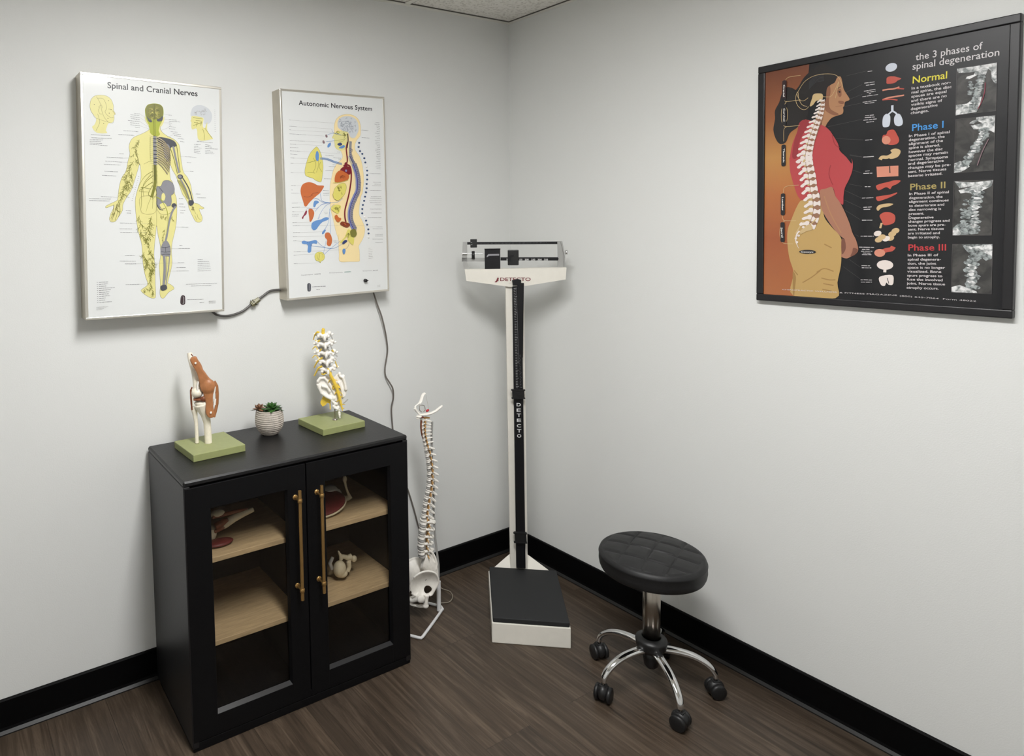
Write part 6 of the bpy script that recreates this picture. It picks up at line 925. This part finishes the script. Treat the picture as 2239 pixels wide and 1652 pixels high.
o = MB(); p, q = M(89.1,1433.8,132.6,1371.1); o.bev((p[0], yb-.010, q[1]), (q[0], yb-.0015, p[1]), 'black_plastic', .003, 3); hb(M(91.7,1410.2,113.7,1416.2,113.6,1407.7,102.6,1403.3,102.5,1387.6,89.4,1387.3), yb-.012, yb-.009, 'black_metal', o=o); o.build('large_poise', r)
o = MB(); P = M(323.1,1420.3)[0]; o.lathe([(.0001, P[0]-.007), (.006, P[0]-.007), (.0095, P[0]-.004), (.0095, P[0]+.003), (.0001, P[0]+.006)], 'chrome', (0, yb+.004, P[1]), 24, 'x'); o.build('end_weight', r)
# ---------------------------------------------------------------- stool
r = thing('rolling_stool', 'round black padded stool on a five-legged chrome base with castors', 'stool', (-.3215, -.9615, 0), (0, 0, 0))
SZ, SRD = 0.456, .1635
o = MB(); n, R_ = 120, 44; vs = []; fs = []; ga = math.radians(20)
def top(x, y):
    u = x*math.cos(ga)+y*math.sin(ga); v = -x*math.sin(ga)+y*math.cos(ga); rr = math.hypot(x, y)/SRD; s = .074; g = 0
    for q in (u, v):
        d = abs((q/s+.5) % 1-.5)*s; g = max(g, math.exp(-(d/.0045)**2))
    d1 = abs((u/s+.5) % 1-.5)/.5; d2 = abs((v/s+.5) % 1-.5)/.5
    return .012*(1-rr**2)-.0048*g*(1 if rr < .93 else 0)+.003*math.sqrt(d1*d2)*(1 if rr < .93 else 0)
vs.append((0, 0, SZ+top(0, 0)))
for j in range(1, R_+1):
    q = SRD*.955*j/R_
    for i in range(n): x, y = q*math.cos(2*PI*i/n), q*math.sin(2*PI*i/n); vs.append((x, y, SZ+top(x, y)))
for i in range(n): fs.append((0, 1+i, 1+(i+1) % n))
for j in range(R_-1):
    for i in range(n): a = 1+j*n+i; b = 1+j*n+(i+1) % n; fs.append((a, a+n, b+n, b))
o.add(vs, fs, 'leather', True)
e_ = SZ+.012*(1-.955**2)
o.lathe([(SRD*.955, e_), (SRD*.985, e_-.003), (SRD, e_-.010), (SRD+.0015, e_-.013), (SRD, e_-.016), (SRD+.001, e_-.036), (SRD-.001, e_-.048), (SRD*.97, e_-.057), (SRD*.93, e_-.060), (.0001, e_-.060)], 'leather', n=96); o.build('seat', r)
zb_ = e_-.060
o = MB(); o.lathe([(.07, zb_+.001), (.07, zb_-.006), (.03, zb_-.012), (.0255, zb_-.014), (.0255, zb_-.034), (.022, zb_-.036), (.0001, zb_-.036)], 'black_plastic', n=32); o.build('seat_collar', r)
o = MB(); o.lathe([(.0001, .15), (.0275, .15), (.0275, zb_-.034), (.023, zb_-.032), (.0001, zb_-.032)], 'steel', n=40); o.build('gas_column', r)
o = MB(); o.lathe([(.030, .172), (.048, .166), (.050, .160), (.047, .140), (.040, .128), (.030, .122), (.0001, .122)], 'black_plastic', n=40); o.lathe([(.0001, .172), (.030, .172)], 'black_plastic', n=40); o.build('hub', r)
o = MB(); o.lathe([(.0001, .123), (.027, .123), (.026, .100), (.022, .075), (.014, .066), (.0001, .066)], 'black_plastic', n=32); o.build('lift_end', r)
def caster_mesh():
    h = MB(); h.ell((.0, 0, .030), (.0275, .020, .0262), 'black_plastic', None, 20, 12); h.bev((-.012, -.010, .040), (.012, .010, .056), 'black_plastic', .003)
    w_ = MB()
    for sg in (-1, 1): w_.lathe([(.0001, sg*.012), (.019, sg*.013), (.0245, sg*.015), (.0245, sg*.024), (.019, sg*.0265), (.006, sg*.027), (.0001, sg*.0275)], 'black_plastic', (0, 0, .0250), 28, 'y')
    s_ = MB(); s_.lathe([(.0001, .052), (.006, .052), (.006, .070), (.0001, .070)], 'steel', n=16); return h, w_, s_
hm, wm, sm_ = caster_mesh(); hm = hm.build('x'); wm = wm.build('x'); sm_ = sm_.build('x'); cmesh = [hm.data, wm.data, sm_.data]
for x in (hm, wm, sm_): bpy.data.objects.remove(x)
LEGA = [104, 169, 239, 303, 22]; CAST = [((-.002, .008), 70), ((-.012, .0), 200), ((-.004, -.002), 100), ((.006, .008), 330), ((-.045, -.030), 30)]
for k, (an, (co, ca)) in enumerate(zip(LEGA, CAST)):
    a = math.radians(96+72*k); d = Vector((math.cos(a), math.sin(a), 0))
    o = MB(); pts = cat_rom([tuple(d*q+Vector((0, 0, z))) for q, z in ((.030, .134), (.07, .134), (.115, .128), (.150, .115), (.176, .097), (.190, .078), (.193, .064))], 4, False)
    o.tube(pts, [.0135-.004*i/len(pts) for i in range(len(pts))], 'chrome', 20, True, (1.15, .85)); o.build('leg', r)
    c = bpy.data.objects.new('castor', cmesh[0]); S.collection.objects.link(c); c.parent = r; c.location = d*.193; c.rotation_euler = (0, 0, math.radians(ca))
    for nm, me in (('wheels', cmesh[1]), ('stem', cmesh[2])): q = bpy.data.objects.new(nm, me); S.collection.objects.link(q); q.parent = c
# ---------------------------------------------------------------- cables on the left wall
def wp(P, y): return [(x, y_-.0, z+.0) for (x, z), y_ in zip(P, y if isinstance(y, list) else [y]*len(P))]
WO = -.01
r = thing('chart_cable', 'dark cable with a nut-like connector sagging between the two wall charts', 'cable', (0, WO, 0))
P = M(-1452.7,1258.2,-1437.6,1245.1,-1418.1,1238.3,-1393.2,1235.7,-1366.1,1238.9,-1336.9,1247.6,-1317.6,1258.9,-1299.8,1271.2)
o = MB(); pp = cat_rom([(x, 0, z) for x, z in P], 5, False); o.tube(pp, .0042, 'cord_dark', 10); o.build('cable', r)
P = M(-1276.7,1284,-1253.3,1297.8,-1231.5,1311,-1209.9,1315.7,-1180.9,1315.4); o = MB(); o.tube(cat_rom([(x, 0, z) for x, z in P], 5, False), .0042, 'cord_dark', 10); o.build('cable', r)
p0, p1 = M(-1303.4,1269.1,-1272.2,1286.9); d = Vector((p1[0]-p0[0], 0, p1[1]-p0[1])); L_ = d.length; an = math.atan2(d.z, d.x)
o = MB(); prf = [(.0001, 0), (.009, 0), (.0095, .003), (.0125, .0045), (.0125, .008), (.0105, .009), (.0105, .012), (.013, .013), (.013, .017), (.009, .0185), (.009, L_), (.0001, L_)]
o.lathe([(a, h) for a, h in prf], 'connector', (0, 0, 0), 6, 'x', smooth=False)
for q in range(5): t = q*1.3; o.tube([(.005+.002*q, .009*math.cos(t), .009*math.sin(t)), (.003+.0045*q, .0155*math.cos(t), .0155*math.sin(t))], .0011, 'black_plastic', 6)
o.build('connector', r, loc=(p0[0], -.004, p0[1]), rot=(0, -an, 0))
r = thing('power_cord', 'grey power cord hanging from the nervous system chart down behind the cabinet', 'cord', (0, WO, 0))
P = M(-770.4,1278.9,-756.6,1228.9,-739.6,1176.5,-720.7,1106.3,-708.9,1046.6,-708.1,1008.5,-717.9,961.4,-717.4,926.7,-702.7,897,-689.5,870.7,-685.4,831.7,-690.6,783.5,-684.1,698.2)+M(-676.6,605.3,-646,501.2,-614.2,429,-584.7,338.5,-557.3,241.2,-526.5,172.2,-477.6,97.4)
o = MB(); o.tube(cat_rom([(x, y_, z) for (x, z), y_ in zip(P, [0, -.006, -.012, -.01, -.004, .002, .003, .0, -.008, -.010, -.006, .002, .004, .004, .004, .004, .003, .002, .002, .0])], 5, False), .0033, 'cord_grey', 10); o.build('cord', r)
r = thing('thin_floor_cord', 'thin clear cord looping on the floor beside the spine stand', 'cord', (0, 0, 0))
o = MB(); o.tube(cat_rom([(-.56,-.02,.11),(-.545,-.06,.06),(-.52,-.10,.01),(-.50,-.14,.0035),(-.52,-.18,.0035),(-.56,-.20,.0035),(-.62,-.17,.0035),(-.70,-.15,.0035)], 6, False), .0016, 'clear_cord', 8); o.build('cord', r)
